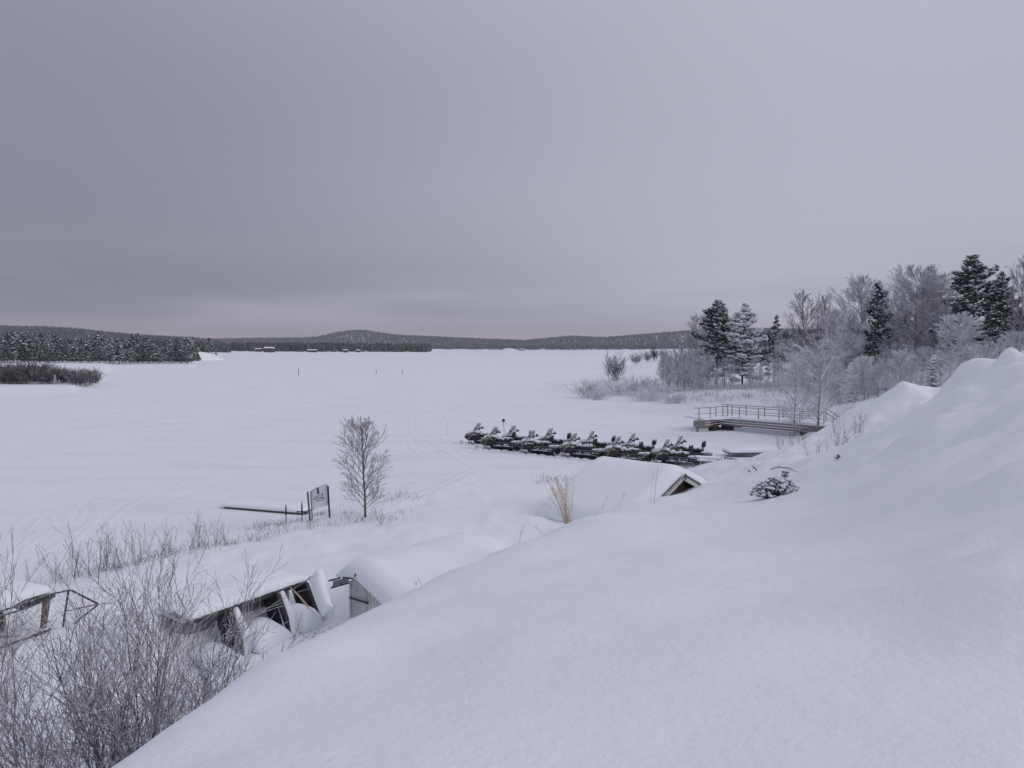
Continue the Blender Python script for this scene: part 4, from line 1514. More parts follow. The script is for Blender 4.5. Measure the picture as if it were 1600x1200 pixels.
sled = make_sled()
note_kids()
for i, (px, Y, lab) in enumerate(((1093, 43.0, 'empty snowy cargo sled at the rear end of the front row'), (1108, 43.8, 'cargo sled with curled runner tips nearest the dock piece on the right'))):
    o = sled if i == 0 else copy_tree(sled)
    x = (px - 800) / F * Y
    o.location = (x, Y, gz(x, Y) + (0.02 if i else 0.0))
    o.rotation_euler = (0, 0, NOSE + (0.0 if i == 0 else 0.22) + PI * (i == 1))
    o['label'] = lab
    o['group'] = 'cargo sleds'
p = P(785, 657, 52.5)
t = thing('signpost', 'thin pole with a small dark disc on top, behind the left snowmobiles', 'signpost', (p.x + 0.08, p.y, gz(p.x, p.y)))
MB().tube([(0.12, 0, -0.3), (0.0, 0, p.z - 0.05)], 0.018, 6).obj('pole', M['wood'], t)
MB().tube([(0.0, -0.1, p.z), (0.0, 0.1, p.z)], 0.11, 12).add([], []).obj('disc', M['wood_dark'], t)
MB().tube([(0.05, -0.02, p.z - 0.18), (0.24, -0.02, p.z - 0.22)], 0.012, 5).obj('arm', M['wood'], t)

# ------------------------------------------------------------------ jetty
jt = thing('jetty', 'L-shaped wooden jetty with plank sides and thin railings, frozen in beside the bare birches', 'jetty', (0, 0, 0))


def wpt(px, py, z):
    return P0(px, py, z)


DZ = 0.98                                             # deck height
A0 = wpt(1126, 653.5, DZ)                             # inner corner, near side of the walkway
A1 = wpt(1284, 666, DZ)                               # right, shore end
B0 = wpt(1110, 656, DZ)                               # end platform: front right corner
B1 = wpt(1084, 657, DZ)                               # end platform: front left corner
rowd = (A1 - A0).normalized()
perp = Vector((-rowd.y, rowd.x, 0))                   # away from the camera
BC = A0 + (B0 - A0)                                   # where the side plane of the platform starts


def planks(a, b, n, h, gap, zt, parent, mat, name='plank', cuts=1, th=0.05):
    for r in range(n):
        for c in range(cuts):
            p = a.lerp(b, c / cuts)
            q = a.lerp(b, (c + 1) / cuts)
            d = (q - p).normalized() * 0.012
            z = zt - h / 2 - r * (h + gap)
            off = R.uniform(-0.012, 0.012)
            nrm = Vector((d.y, -d.x, 0)).normalized() * off
            m = MB().beam(Vector((p.x, p.y, z)) + d + nrm, Vector((q.x, q.y, z)) - d + nrm, th, h)
            m.obj(name, mat, parent)


planks(A0, A1, 3, 0.17, 0.035, DZ, jt, M['wood_frost'], cuts=4)
planks(B0, A0, 3, 0.17, 0.035, DZ + 0.005, jt, M['wood_brown'], cuts=1)
planks(B1, B0, 3, 0.17, 0.035, DZ, jt, M['wood_frost'], cuts=1)
bk0, bk1 = A0 + perp * 2.3 - rowd * 2.6, A1 + perp * 2.3
planks(bk0, bk1, 2, 0.17, 0.035, DZ, jt, M['wood_frost'], cuts=5)
planks(B1, bk0, 3, 0.17, 0.035, DZ + 0.003, jt, M['wood_frost'], cuts=1)
# deck boards under the snow
nb_ = 46
for k in range(nb_):
    p = A0 + rowd * ((k + 0.5) * (A1 - A0).length / nb_)
    MB().beam(p + perp * 0.06 + Vector((0, 0, -0.045)), p + perp * 2.24 + Vector((0, 0, -0.045)), 0.155, 0.05).obj('deck_board', M['wood'], jt)
m = MB()
m.prism([B1 + Vector((0.03, 0.03, -0.06)), B0 + Vector((0, 0.03, -0.06)), A0 + Vector((0, 0, -0.06)), A0 + perp * 2.24 + Vector((0, 0, -0.06)), bk0 + Vector((0.05, -0.05, -0.06))], (0, 0, 0.05))
m.obj('platform_deck', M['wood'], jt)
# snow on the deck
LW_ = (A1 - A0).length
mid = (A0 + A1) / 2 + perp * 1.15
pillow('deck_snow', LW_ + 0.1, 2.3, 0.20, jt, (mid.x, mid.y, DZ), (0, 0, math.atan2(rowd.y, rowd.x)), nx=60, e=8)
c_ = (B1 + B0 + A0 + bk0) / 4
pillow('deck_snow', 2.7, 2.9, 0.20, jt, (c_.x - 0.1, c_.y + 0.1, DZ + 0.003), (0, 0, math.atan2((B0 - B1).y, (B0 - B1).x)), nx=26, ny=20, e=7)
# floats and ledge ice under it
for px0, px1, dd in ((1127, 1143, 0.25), (1214, 1232, 0.12)):
    p, q = wpt(px0, 668, 0.2), wpt(px1, 669, 0.2)
    a = A0 + rowd * ((p.x - A0.x) / rowd.x)
    b = A0 + rowd * ((q.x - A0.x) / rowd.x)
    c = (a + b) / 2 + perp * 0.80
    MB().box((c.x, c.y, 0.16), ((b - a).length, 1.5, 0.44), Matrix.Rotation(math.atan2(rowd.y, rowd.x), 3, 'Z')).obj('float', M['float'], jt)
c = (B0 + A0) / 2 + Vector((-0.55, 0.4, 0))
MB().box((c.x, c.y, 0.16), (1.0, 1.6, 0.44), Matrix.Rotation(math.atan2((A0 - B0).y, (A0 - B0).x), 3, 'Z')).obj('float', M['float'], jt)
MB().box((B1.x + 0.35, B1.y + 0.12, 0.16), (0.12, 0.12, 0.60)).obj('support_post', M['wood'], jt)
m = MB()
a, b = A0 + rowd * 0.7 + perp * 0.4, A1 + perp * 0.4
a, b = A0 + rowd * 0.3 + perp * 0.30, A1 + perp * 0.30
m.beam(Vector((a.x, a.y, 0.14)), Vector((b.x, b.y, 0.14)), 0.12, 0.34)
m.obj('ice_skirt', M['cap'], jt)
m = MB()
m.beam(Vector((B1.x + 0.2, B1.y + 0.35, 0.14)), Vector((B0.x - 0.1, B0.y + 0.35, 0.14)), 0.12, 0.34)
m.obj('ice_skirt', M['cap'], jt)
# railings


def railing(pts, posts, parent, h=1.0, mid_h=0.5):
    rl = link('railing', MB().tube([p + Vector((0, 0, h)) for p in pts], 0.03, 6).mesh('top_rail', M['wood']), parent)
    MB().tube([p + Vector((0, 0, mid_h)) for p in pts], 0.018, 5).obj('middle_rail', M['wood'], rl)
    for p in posts:
        MB().tube([p + Vector((0, 0, -0.1)), p + Vector((0, 0, h))], 0.035, 6).obj('post', M['wood'], rl)


def up(p):
    return Vector((p.x, p.y, DZ + 0.02))


def on_front(px):                                     # point on the walkway front line under a pixel
    t = (px - 800) / F
    d = A1 - A0
    k = (t * A0.y - A0.x) / (d.x - t * d.y)
    return up(A0 + d * k + perp * 0.15)


def on_back(px):
    t = (px - 800) / F
    a = bk0 - perp * 0.15
    d = bk1 - bk0
    k = (t * a.y - a.x) / (d.x - t * d.y)
    return up(a + d * k)


f0 = on_front(1129)
l0 = up(B1 + Vector((0.15, 0.12, 0)))
l0.x += 0.15
l1 = up(B0 + Vector((0.0, 0.12, 0)))
railing([l0 - (l1 - l0) * 0.2, l1, f0, on_front(1232), on_front(1286)], [l0 + (l1 - l0) * 0.15, l1, l1.lerp(f0, 0.45), f0] + [on_front(x) for x in (1155, 1185, 1217, 1250, 1280)], jt)
railing([on_back(1128), on_back(1282)], [on_back(x) for x in (1138, 1145, 1167, 1196, 1225, 1255, 1280)], jt)
# hand rails of the ramp going down to the shore
rt = thing('ramp', 'pair of sloping hand rails of the shore ramp, disappearing behind the snow slope', 'handrail', (0, 0, 0))
for (a, b, c) in (((1286, 642), (1311, 658), 56.5), ((1289, 637.5), (1318, 655), 59.0)):
    p, q = P(*a, c), P(*b, c - 1.5)
    q = p + (q - p) * 1.3
    rl = link('rail', MB().tube([p, q], 0.035, 6).mesh('rail', M['wood']), rt)
    for k in (0.05, 0.5, 0.95):
        s_ = p.lerp(q, k)
        MB().tube([s_, Vector((s_.x, s_.y, min(gz(s_.x, s_.y), s_.z - 0.8)))], 0.03, 5).obj('post', M['wood'], rl)

# dark low dock piece on the right, half drowned in snow
a, b = P0(1138, 708.5, 0.26), P0(1224, 706.5, 0.30)
dk = thing('dock_piece', 'low dark-edged dock section with snow on top, half buried below the jetty', 'dock', (0, 0, 0))
MB().beam(a, b, 0.06, 0.12).obj('edge_board', M['gunwale'], dk)
MB().prism([a + Vector((0.1, 0.1, -0.05)), b + Vector((-0.6, 0.1, -0.05)), b + Vector((-0.6, 0.05, -0.32)), b.lerp(a, 0.35) + Vector((0, 0, -0.33))], (0, 0.08, 0)).obj('side_board', M['grey_inner'], dk)
MB().prism([a, b, b + Vector((0, 1.3, 0)), a + Vector((0, 1.3, 0))], (0, 0, -0.05)).obj('deck', M['wood'], dk)
mm = (a + b) / 2
pillow('snow_layer', (b - a).length, 1.35, 0.22, dk, (mm.x, mm.y + 0.66, mm.z + 0.04), (0, 0, math.atan2((b - a).y, (b - a).x)))
# snowy dock on the left by the sign
a, b = P0(350, 791, 0.10), P0(447, 799, 0.10)
dk = thing('dock_piece', 'long low dock under a snow layer, left of the lakeside sign board', 'dock', (0, 0, 0))
b2 = a + (b - a) * 1.28
MB().beam(a, b, 0.03, 0.025).obj('edge_board', M['wood'], dk)
MB().beam(P0(464, 800.5, .10), P0(481, 801, .10), 0.05, 0.11).obj('edge_board', M['wood_dark'], dk)
MB().prism([a, b2, b2 + Vector((0, 1.1, 0)), a + Vector((0, 1.1, 0))], (0, 0, -0.05)).obj('deck', M['wood'], dk)
mm = (a + b2) / 2
pillow('snow_layer', (b2 - a).length + 0.1, 1.2, 0.16, dk, (mm.x, mm.y + 0.60, mm.z + 0.008), (0, 0, math.atan2((b2 - a).y, (b2 - a).x)), nx=40, over=0.0)
for px, y0, y1, lab in ((447, 812, 788, 'short dark post left of the pair by the lakeside sign board'), (472, 810, 784, 'short dark post next to the lakeside sign board')):
    q, p = P(px, y1, 28.6), P(px, y0, 28.6)
    tp_ = thing('mooring_post', lab, 'post', (p.x, p.y, 0), 0, 'posts by the sign')
    MB().tube([(0, 0, -0.1), (0, 0, q.z)], 0.018, 6).obj('rod', M['black'], tp_)
    MB().tube([(0, 0, q.z - 0.42), (0, 0, q.z - 0.12)], [0.035, 0.028], 7).obj('sleeve', M['black'], tp_)

# ------------------------------------------------------------------ sign board
YS = 28.6
sb = thing('sign_board', 'white lakeside sign board with blue print between wooden posts, leaning slightly', 'sign board', (0, 0, 0))
n_ = Vector((0.30, -1, 0)).normalized()
O_ = P(500, 780, YS)


def SP(px, py):
    return PP(px, py, O_, n_)


m = MB()
m.prism([SP(485.5, 768), SP(512, 758.5), SP(514, 789), SP(487, 797)], n_ * -0.04)
m.obj('panel', M['white'], sb)
MB().tube([SP(486, 768) + n_ * .02, SP(492, 763.5) + n_ * .02, SP(510, 757) + n_ * .02, SP(512.5, 760) + n_ * .02], 0.018, 5).obj('top_frame', M['wood'], sb)
for (x0, y0, x1, y1, w_, mt, lab) in ((480.5, 768, 483.5, 803, 0.07, 'wood_brown', None), (485.5, 767, 487.3, 803, 0.055, 'wood_pale', None), (512.2, 759, 514.5, 800, 0.07, 'wood_dark', None)):
    a, b = SP(x0, y0) + n_ * 0.06, SP(x1, y1) + n_ * 0.06
    MB().beam(a, b + (b - a).normalized() * 0.25, w_, w_).obj('post', M[mt], sb)
m = MB()
m.prism([SP(494.5, 762), SP(498.5, 760.5), SP(499, 771.5), SP(495.2, 772.3)], n_ * 0.006)
m.obj('blue_block', M['blue'], sb)
for k, pl in enumerate((((490, 779.5), (494, 777.5), (500, 777), (507, 777.5)), ((490.5, 779.8), (497, 780), (503, 778.5), (507.5, 777.6)),
                        ((493.5, 783.8), (498, 782), (503, 781.8), (506, 779)), ((492, 775), (495.5, 775.5), (498, 773.5), (500.5, 774.5)), ((501.5, 774), (504, 771), (505, 770), (503, 774.8)))):
    MB().tube([SP(*q_) + n_ * 0.008 for q_ in pl], 0.010, 4).obj('blue_stroke', M['blue'], sb)

# ------------------------------------------------------------------ buried cabin
GA = P(1065, 740, 27.0)                              # apex of the near gable
RD = Vector((-0.715, 0.699, 0))                       # along the ridge, away
GD = Vector((-0.699, -0.715, 0))                      # down the left slope
SL = 0.44                                             # roof slope
cb = thing('cabin', 'small cabin drowned in snow with only its dark gable tip showing beside the hill', 'cabin', (0, 0, 0))
LEN, HWd = 3.7, 3.55


def RP(l, w, up_=0.0):
    return GA + RD * l + GD * w + Vector((0, 0, -SL * abs(w) + up_))


# gable wall of upright boards
nbd = 18
for k in range(nbd):
    w0, w1 = -2.4 + k * 4.8 / nbd, -2.4 + (k + 1) * 4.8 / nbd - 0.02
    tz0, tz1 = RP(0.24, w0, -0.10), RP(0.24, w1, -0.10)
    if w0 < 0 < w1:
        tz0.z = tz1.z = max(tz0.z, tz1.z)
    b0, b1 = Vector((tz0.x, tz0.y, 0.6)), Vector((tz1.x, tz1.y, 0.6))
    MB().prism([b0, b1, tz1, tz0], RD * 0.03).obj('wall_board', M['wood_brown'] if k % 2 else M['cabin_red'], cb)
for s in (-1, 1):
    # roof deck, barge boards
    m = MB()
    m.prism([RP(-0.02, 0, -0.03), RP(LEN, 0, -0.03), RP(LEN, s * HWd, -0.03), RP(-0.02, s * HWd, -0.03)], (0, 0, -0.07))
    m.obj('roof', M['wood_dark'], cb)
    for off, hgt, up_, mt in ((-0.10, 0.17, -0.06, 'trim'), (-0.15, 0.05, 0.0, 'wood')):
        p0, p1 = RP(off, 0.0, up_), RP(off, s * 2.8, up_)
        MB().prism([p0, p1, p1 - Vector((0, 0, hgt)), p0 - Vector((0, 0, hgt))], RD * 0.035).obj('barge_board', M[mt], cb)
MB().prism([RP(-0.18, -0.04, 0.04), RP(-0.18, 0.04, 0.04), RP(-0.18, 0.04, -0.2), RP(-0.18, -0.04, -0.2)], RD * 0.02).obj('ridge_end', M['wood_dark'], cb)
# brace inside the gable
for s in (-1, 1):
    MB().beam(RP(0.20, 0, -0.36), RP(0.20, s * 0.85, -0.50), 0.03, 0.05).obj('brace', M['wood_brown'], cb)
# snow on the roof
vs, qs = [], []
nu, nv = 44, 64
for top in (1, 0):
    for j in range(nv + 1):
        for i in range(nu + 1):
            u, v = i / nu, 2 * j / nv - 1
            l = -0.06 + (LEN + 0.3) * u
            w = v * (HWd + 0.15)
            el = min(1.0, u / 0.10 + 0.0) ** 0.45 * min(1.0, (1 - u) / 0.06) ** 0.45
            ev = min(1.0, (1 - abs(v)) / 0.09) ** 0.45
            q_ = RP(l, w)
            q_.z = GA.z - SL * (math.sqrt(w * w + 0.16) - 0.22)
            if top:
                nn = 0.05 * mnoise.noise(Vector((l * 0.8, w * 0.8, 3.0)))
                q_.z += (0.34 + nn) * el * ev + 0.004
            else:
                q_.z = RP(l, w).z - 0.005
            vs.append(q_)
n0 = (nu + 1) * (nv + 1)
s_ = nu + 1
for j in range(nv):
    for i in range(nu):
        a = j * s_ + i
        qs.append((a, a + 1, a + s_ + 1, a + s_))
        qs.append((n0 + a, n0 + a + s_, n0 + a + s_ + 1, n0 + a + 1))
for i in range(nu):
    qs.append((i, n0 + i, n0 + i + 1, i + 1))
    a = nv * s_ + i
    qs.append((a, a + 1, n0 + a + 1, n0 + a))
for j in range(nv):
    a = j * s_
    qs.append((a, a + s_, n0 + a + s_, n0 + a))
    a = j * s_ + nu
    qs.append((a, n0 + a, n0 + a + s_, a + s_))
link('roof_snow', mesh_np('roof_snow', [tuple(v) for v in vs], np.array(qs), M['cap'], True), cb)

# ------------------------------------------------------------------ corrugated shed
SA = P(567.5, 899, 16.0)                             # gable apex
SD = Vector((0.63, -0.777, 0))                       # along the gable wall, towards the camera-right
SR = Vector((0.777, 0.63, 0))                        # along the ridge, away
sh = thing('shed', 'small shed of pale corrugated sheet with a thick pillow of snow, behind the snow crest', 'shed', (0, 0, 0))
SS = 0.22


def HP(l, w, up_=0.0):
    return SA + SR * l + SD * w + Vector((0, 0, -SS * abs(w) + up_))


WL, WR = -0.62, 1.6
ns = 120
vs, qs = [], []
for i in range(ns + 1):
    w = WL + (WR - WL) * i / ns
    ph = (w / 0.155 * 2 * PI)
    d_ = 0.04 * max(-0.75, min(0.75, math.sin(ph) * 1.4))
    tp_ = HP(0.05 - d_, w, -0.10)
    vs += [(tp_.x, tp_.y, tp_.z), (tp_.x, tp_.y, 0.2)]
for i in range(ns):
    qs.append((2 * i, 2 * i + 1, 2 * i + 3, 2 * i + 2))
link('gable_sheet', mesh_np('gable_sheet', vs, np.array(qs), M['sheet'], False), sh)
for w in (WL, WR):
    a = HP(0.09, w, -0.12)
    b = HP(2.8, w, -0.12)
    MB().prism([a, b, Vector((b.x, b.y, 0.2)), Vector((a.x, a.y, 0.2))], SD * (0.03 if w < 0 else -0.03)).obj('side_wall', M['sheet'], sh)
MB().beam(HP(-0.015, WL - 0.02, 0.0) - Vector((0, 0, 0.52)), HP(-0.015, WL + 0.85, 0.0) - Vector((0, 0, 0.50)), 0.03, 0.045).obj('wall_rail', M['black'], sh)
MB().beam(HP(0.0, WL, -0.15), Vector((HP(0, WL).x, HP(0, WL).y, 0.2)), 0.05, 0.05, (1, 0, 0)).obj('corner_post', M['trim'], sh)
for s, wmax in ((-1, 0.78), (1, 1.75)):
    MB().prism([HP(-0.12, 0, -0.02), HP(2.9, 0, -0.02), HP(2.9, s * wmax, -0.02), HP(-0.12, s * wmax, -0.02)], (0, 0, -0.05)).obj('roof_sheet', M['black'], sh)
MB().box(HP(-0.16, 0.0, 0.03), (0.08, 0.08, 0.09)).obj('ridge_cap', M['black'], sh)
vs, qs = [], []
nu, nv = 48, 44
for top in (1, 0):
    for j in range(nv + 1):
        for i in range(nu + 1):
            u, v = i / nu, j / nv
            l = -0.22 + 3.3 * u
            w = -0.90 + 2.85 * v
            el = min(1.0, u / 0.12) ** 0.42 * min(1.0, (1 - u) / 0.06) ** 0.45
            ev = min(1.0, v / 0.14) ** 0.42 * min(1.0, (1 - v) / 0.10) ** 0.42
            q_ = HP(l, w)
            if top:
                nn = 0.04 * mnoise.noise(Vector((l * 1.1, w * 1.1, 9.0)))
                q_.z = SA.z - SS * (math.sqrt(w * w + 0.20) - 0.28) + (0.36 + nn) * el * ev
            else:
                q_.z -= 0.005
            vs.append(q_)
n0 = (nu + 1) * (nv + 1)
s_ = nu + 1
for j in range(nv):
    for i in range(nu):
        a = j * s_ + i
        qs.append((a, a + 1, a + s_ + 1, a + s_))
        qs.append((n0 + a, n0 + a + s_, n0 + a + s_ + 1, n0 + a + 1))
for i in range(nu):
    qs.append((i, n0 + i, n0 + i + 1, i + 1))
    a = nv * s_ + i
    qs.append((a, a + 1, n0 + a + 1, n0 + a))
for j in range(nv):
    a = j * s_
    qs.append((a, a + s_, n0 + a + s_, n0 + a))
    a = j * s_ + nu
    qs.append((a, n0 + a, n0 + a + s_, a + s_))
link('roof_snow', mesh_np('roof_snow', [tuple(v) for v in vs], np.array(qs), M['cap'], True), sh)

# ------------------------------------------------------------------ open rack with bays, left of the shed
ZT = 1.55
K1 = P0(477, 906, ZT)                                 # right end of the roof edge
K0 = P0(282, 974, ZT)                                 # left end
RW = (K1 - K0).normalized()
RN = Vector((RW.y, -RW.x, 0))                         # outward, towards camera-right
rk = thing('storage_rack', 'low open-fronted dark timber rack with bays, roofed with snow, left of the corrugated shed', 'rack', (0, 0, 0))


def KP(l, o, z):
    q_ = K0 + RW * l + RN * o
    return Vector((q_.x, q_.y, z))


LT = (K1 - K0).length


def lof(px, py):
    return (P0(px, py, ZT) - K0).dot(RW)


MB().beam(KP(0, 0.02, ZT - 0.045), KP(LT, 0.02, ZT - 0.045), 0.07, 0.09).obj('front_beam', M['wood_dark'], rk)
MB().prism([KP(0, 0, ZT), KP(LT, 0, ZT), KP(LT, -0.60, ZT + 0.04), KP(0, -0.60, ZT + 0.04)], (0, 0, -0.03)).obj('roof_board', M['wood_dark'], rk)
nbb = 22
for k in range(nbb):
    a, b = LT * k / nbb, LT * (k + 1) / nbb - 0.01
    MB().prism([KP(a, -0.55, ZT - 0.035), KP(b, -0.55, ZT - 0.035), KP(b, -0.55, 0.3), KP(a, -0.55, 0.3)], RN * -0.025).obj('back_board', M['grey_inner'], rk)
for px, py in ((352, 947), (430, 922), (475, 906.5)):
    l = lof(px, py)
    for k in range(5):                                # divider of five boards, each sloping outwards at the front
        o0, o1 = -0.55 + k * 0.13, -0.55 + (k + 1) * 0.13 - 0.008
        d0, d1 = 0.40 * 1.0, 0.40
        MB().prism([KP(l, o0, ZT - 0.04), KP(l, o1, ZT - 0.04), KP(l, o1 + d1, 0.62), KP(l, o0 + d0, 0.62)], RW * 0.035).obj('divider_board', M['wood_dark'], rk)
    MB().beam(KP(l - 0.03, 0.08, ZT - 0.05), KP(l, 0.08 + 0.42, 0.62), 0.09, 0.10, tuple(RW)).obj('divider_post', M['black'], rk)
pillow('roof_snow', LT - 0.20, 1.05, 0.15, rk, tuple(KP(LT / 2 + 0.13, -0.54, ZT + 0.005)), (0.03, 0, math.atan2(RW.y, RW.x)), nx=60, e=5, wave=0.10)
# snow banked between the bays
for px, py, o, w, h in ((364, 950, 0.35, 0.42, 1.15), (440, 925, 0.35, 0.42, 1.2), (485, 903, 0.25, 0.34, 1.45)):
    l = lof(px, py)
    vs, q_ = [], []
    na, nb2 = 16, 14
    for j in range(nb2 + 1):
        for i in range(na + 1):
            a_, b_ = i / na * 2 - 1, j / nb2
            ll = l + 0.15 + a_ * w * 0.5 * (0.52 + 0.75 * b_ ** 1.5)
            oo = -0.02 + b_ * 0.66 - (abs(a_) ** 3) * 0.14
            zz = ZT + 0.06 - (ZT - 0.52) * (0.85 * b_ + 0.15 * b_ * b_)
            zz = zz - (abs(a_) ** 3) * 0.10
            vs.append(KP(ll, oo, zz + 0.02 * mnoise.noise(Vector((ll * 3, oo * 3, 1)))))
    for j in range(nb2):
        for i in range(na):
            a = j * (na + 1) + i
            q_.append((a, a + 1, a + na + 2, a + na + 1))
    link('snow_drift', mesh_np('snow_drift', [tuple(v) for v in vs], np.array(q_)[:, ::-1], M['cap'], True), rk)
edges = [0.05] + [lof(px, py) for px, py in ((352, 947), (430, 922), (475, 906.5))]
for k in range(3):
    a_, b_ = edges[k] + 0.15, edges[k + 1] - 0.20
    c_ = KP((a_ + b_) / 2, 0.10, 0.66)
    pillow('bay_snow', b_ - a_, 1.35, (0.24, 0.42, 0.50)[k], rk, tuple(c_), (0.0, 0.10, math.atan2(RW.y, RW.x)), nx=20, ny=20, e=3, wave=0.15, seed=k)
# straw hanging in the third bay
for k in range(3):
    a, b = P(452 + k * 1.2, 916 + k, 15.5), P(482 + k * 0.8, 952 - k * 1.5, 14.9)
    tag(MB().tube([a, a.lerp(b, 0.5) + Vector((0, 0, 0.03)), b, P(518, 983, 14.2) if k == 1 else b], 0.007, 4).obj('straw_stalk', M['straw']),
        'long bent straw stalk across the right bay of the rack', 'stalk', 'straw stalks across the rack bay')
# snow-covered leaning board right of the rack
lb = pillow('snowy_board', 1.0, 0.26, 0.15, None, tuple(P(503, 925, 15.6)), (0, 0, 0), nx=24, ny=14, e=3)
d1 = (P(494, 895, 15.9) - P(513, 958, 15.1)).normalized()
nn_ = (Vector((0, 0, EYE)) - P(503, 925, 15.6)).normalized()
nn_ = (nn_ * 0.4 + Vector((-0.8, -0.2, 0.5))).normalized()
nn_ = (nn_ - d1 * nn_.dot(d1)).normalized()
lb.rotation_euler = Matrix((d1, nn_.cross(d1), nn_)).transposed().to_euler()
tag(lb, 'rounded snow-plastered board leaning between the rack and the corrugated shed', 'board')
# rails between rack and shed
pr = thing('pipe_rail', 'pair of dark rails running from the snowy board to the corrugated shed', 'rail', (0, 0, 0))
for a, b in (((514, 907.5), (532, 902.5)), ((517, 918.5), (546, 910.5))):
    MB().tube([P(*a, 16.9), P(*b, 17.3)], 0.022, 6).obj('rail', M['black'], pr)
MB().prism([P(520, 908, 16.98), P(545, 902, 17.38), P(545, 910, 17.38), P(520, 917, 16.98)], (0.0, 0.02, 0)).obj('sheet', M['grey_inner'], pr)

# ------------------------------------------------------------------ tipped sledge frame at far left
T1 = P(110, 922, 15.9)
T0 = P(0, 955, 14.6)
TN = Vector(((T1 - T0).y, -(T1 - T0).x, 0)).normalized()


def TP(px, py, out=0.0):
    return PP(px, py, T1, TN) + TN * out


tf = thing('sledge_frame', 'black tubular sledge with triangular drawbar and wooden stakes, tipped in snow at far left', 'sledge', (0, 0, 0))
r_ = 0.022
MB().tube([TP(-40, 967), TP(30, 946), TP(85, 927), TP(107, 922.5), TP(112, 922.5)], r_, 7).obj('top_tube', M['black'], tf)
MB().tube([TP(112, 922.5), TP(153, 943.5)], r_, 7).obj('drawbar_tube', M['black'], tf)
MB().tube([TP(153, 945), TP(115, 975)], r_ * 0.9, 7).obj('drawbar_tube', M['black'], tf)
MB().tube([TP(107, 924), TP(102, 955), TP(98.5, 980)], r_, 7).obj('cross_tube', M['black'], tf)
MB().tube([TP(103, 955), TP(125, 950), TP(150, 944.5)], r_ * 0.8, 7).obj('brace_tube', M['rust'], tf)
MB().tube([TP(150, 944.5), TP(176, 942)], r_ * 0.5, 5).obj('tow_rope', M['metal'], tf)
m = MB()
m.prism([TP(36, 949), TP(70, 931), TP(86, 928.5), TP(87, 931), TP(80, 937), TP(32, 953)], TN * -0.3)
m.obj('curved_side', M['black'], tf)
MB().tube([TP(-30, 972), TP(10, 960), TP(36, 952), TP(80, 936)], 0.02, 6).obj('side_tube', M['black'], tf)
MB().tube([TP(-30, 1023), TP(0, 1012), TP(40, 999), TP(62, 990), TP(80, 983)], [0.03, 0.03, 0.045, 0.045, 0.02], 7).obj('runner', M['black'], tf)
m = MB()
m.prism([TP(70, 936), TP(79.5, 935), TP(73, 980), TP(66, 983)], TN * -0.08)
m.obj('stake', M['wood_brown'], tf)
m = MB()
m.prism([TP(76.5, 936, -.1), TP(80.5, 935, -.1), TP(79, 970, -.1), TP(74.5, 972, -.1)], TN * -0.06)
m.obj('stake', M['wood_pale'], tf)
MB().prism([TP(-20, 991), TP(0, 992.5), TP(32, 994), TP(20, 997.5), TP(0, 998), TP(-20, 999)], TN * -0.04).obj('rusty_slat', M['rust'], tf)
m = MB()
m.loft([[TP(-14 + 20 * f, y_, o_) for f, o_ in ((0, 0), (1, 0), (1, -0.25), (0, -0.25))] for y_ in (957, 965, 980, 988)])
m.prism([TP(-12, 955), TP(3, 955), TP(9, 963), TP(8, 975), TP(3, 990), TP(-12, 990)], TN * -0.28)
m.obj('end_plate', M['black'], tf)
MB().prism([TP(78, 915.5, -.5), TP(83, 917, -.5), TP(82, 921, -.5), TP(78.5, 922, -.5)], TN * -0.06).obj('peg', M['wood'], tf)
d_ = (TP(85, 926) - TP(-40, 963))
c_ = TP(22, 942, -0.55)
pillow('snow_load', d_.length, 1.15, 0.16, tf, tuple(c_ + Vector((0, 0, 0.04))), (0, 0, math.atan2(d_.y, d_.x)), nx=30, e=4)
for a, b in (((34, 936.5), (54, 931)), ((-4, 946.5), (6, 943))):
    MB().tube([TP(*a, -0.3), TP(*b, -0.3)], 0.02, 5).obj('load_bar', M['black'], tf)

# ------------------------------------------------------------------ foreground shrubs
FS = [(211, 1150, 9.2, 2.75, 26, 0.42, 'tallest many-stemmed bare shrub between the snow crest and the sledge frame'),
      (262, 1110, 9.8, 2.3, 22, 0.42, 'dense bare shrub directly in front of the left bay of the timber rack'),
      (120, 1230, 8.4, 2.5, 22, 0.55, 'spreading bare shrub left of the tallest one, by the picture bottom'),
      (20, 1260, 8.0, 2.3, 20, 0.5, 'bare shrub in the bottom left corner'),
      (-60, 1150, 9.4, 2.4, 16, 0.5, 'bare shrub cut by the left edge of the picture'),
      (200, 1240, 7.6, 1.6, 22, 0.8, 'low tangled bare shrub against the lower snow crest'),
      ]
for i, (px, py, Y, H, st_, sp_, lab) in enumerate(FS):
    x, y = base_at(px, Y)
    me = shrub_mesh(500 + i, H * 0.93, 1, M['twig'], int(st_ * 0.72), 1.35, 0.0034, sp_ * 1.35, 0.45, 0.0135, 0.05, wan=0.12)
    o = link('shrub', me)
    o.location = (x, y, gz(x, y))
    tag(o, lab, 'shrub', 'bare shrubs in the hollow at bottom left')
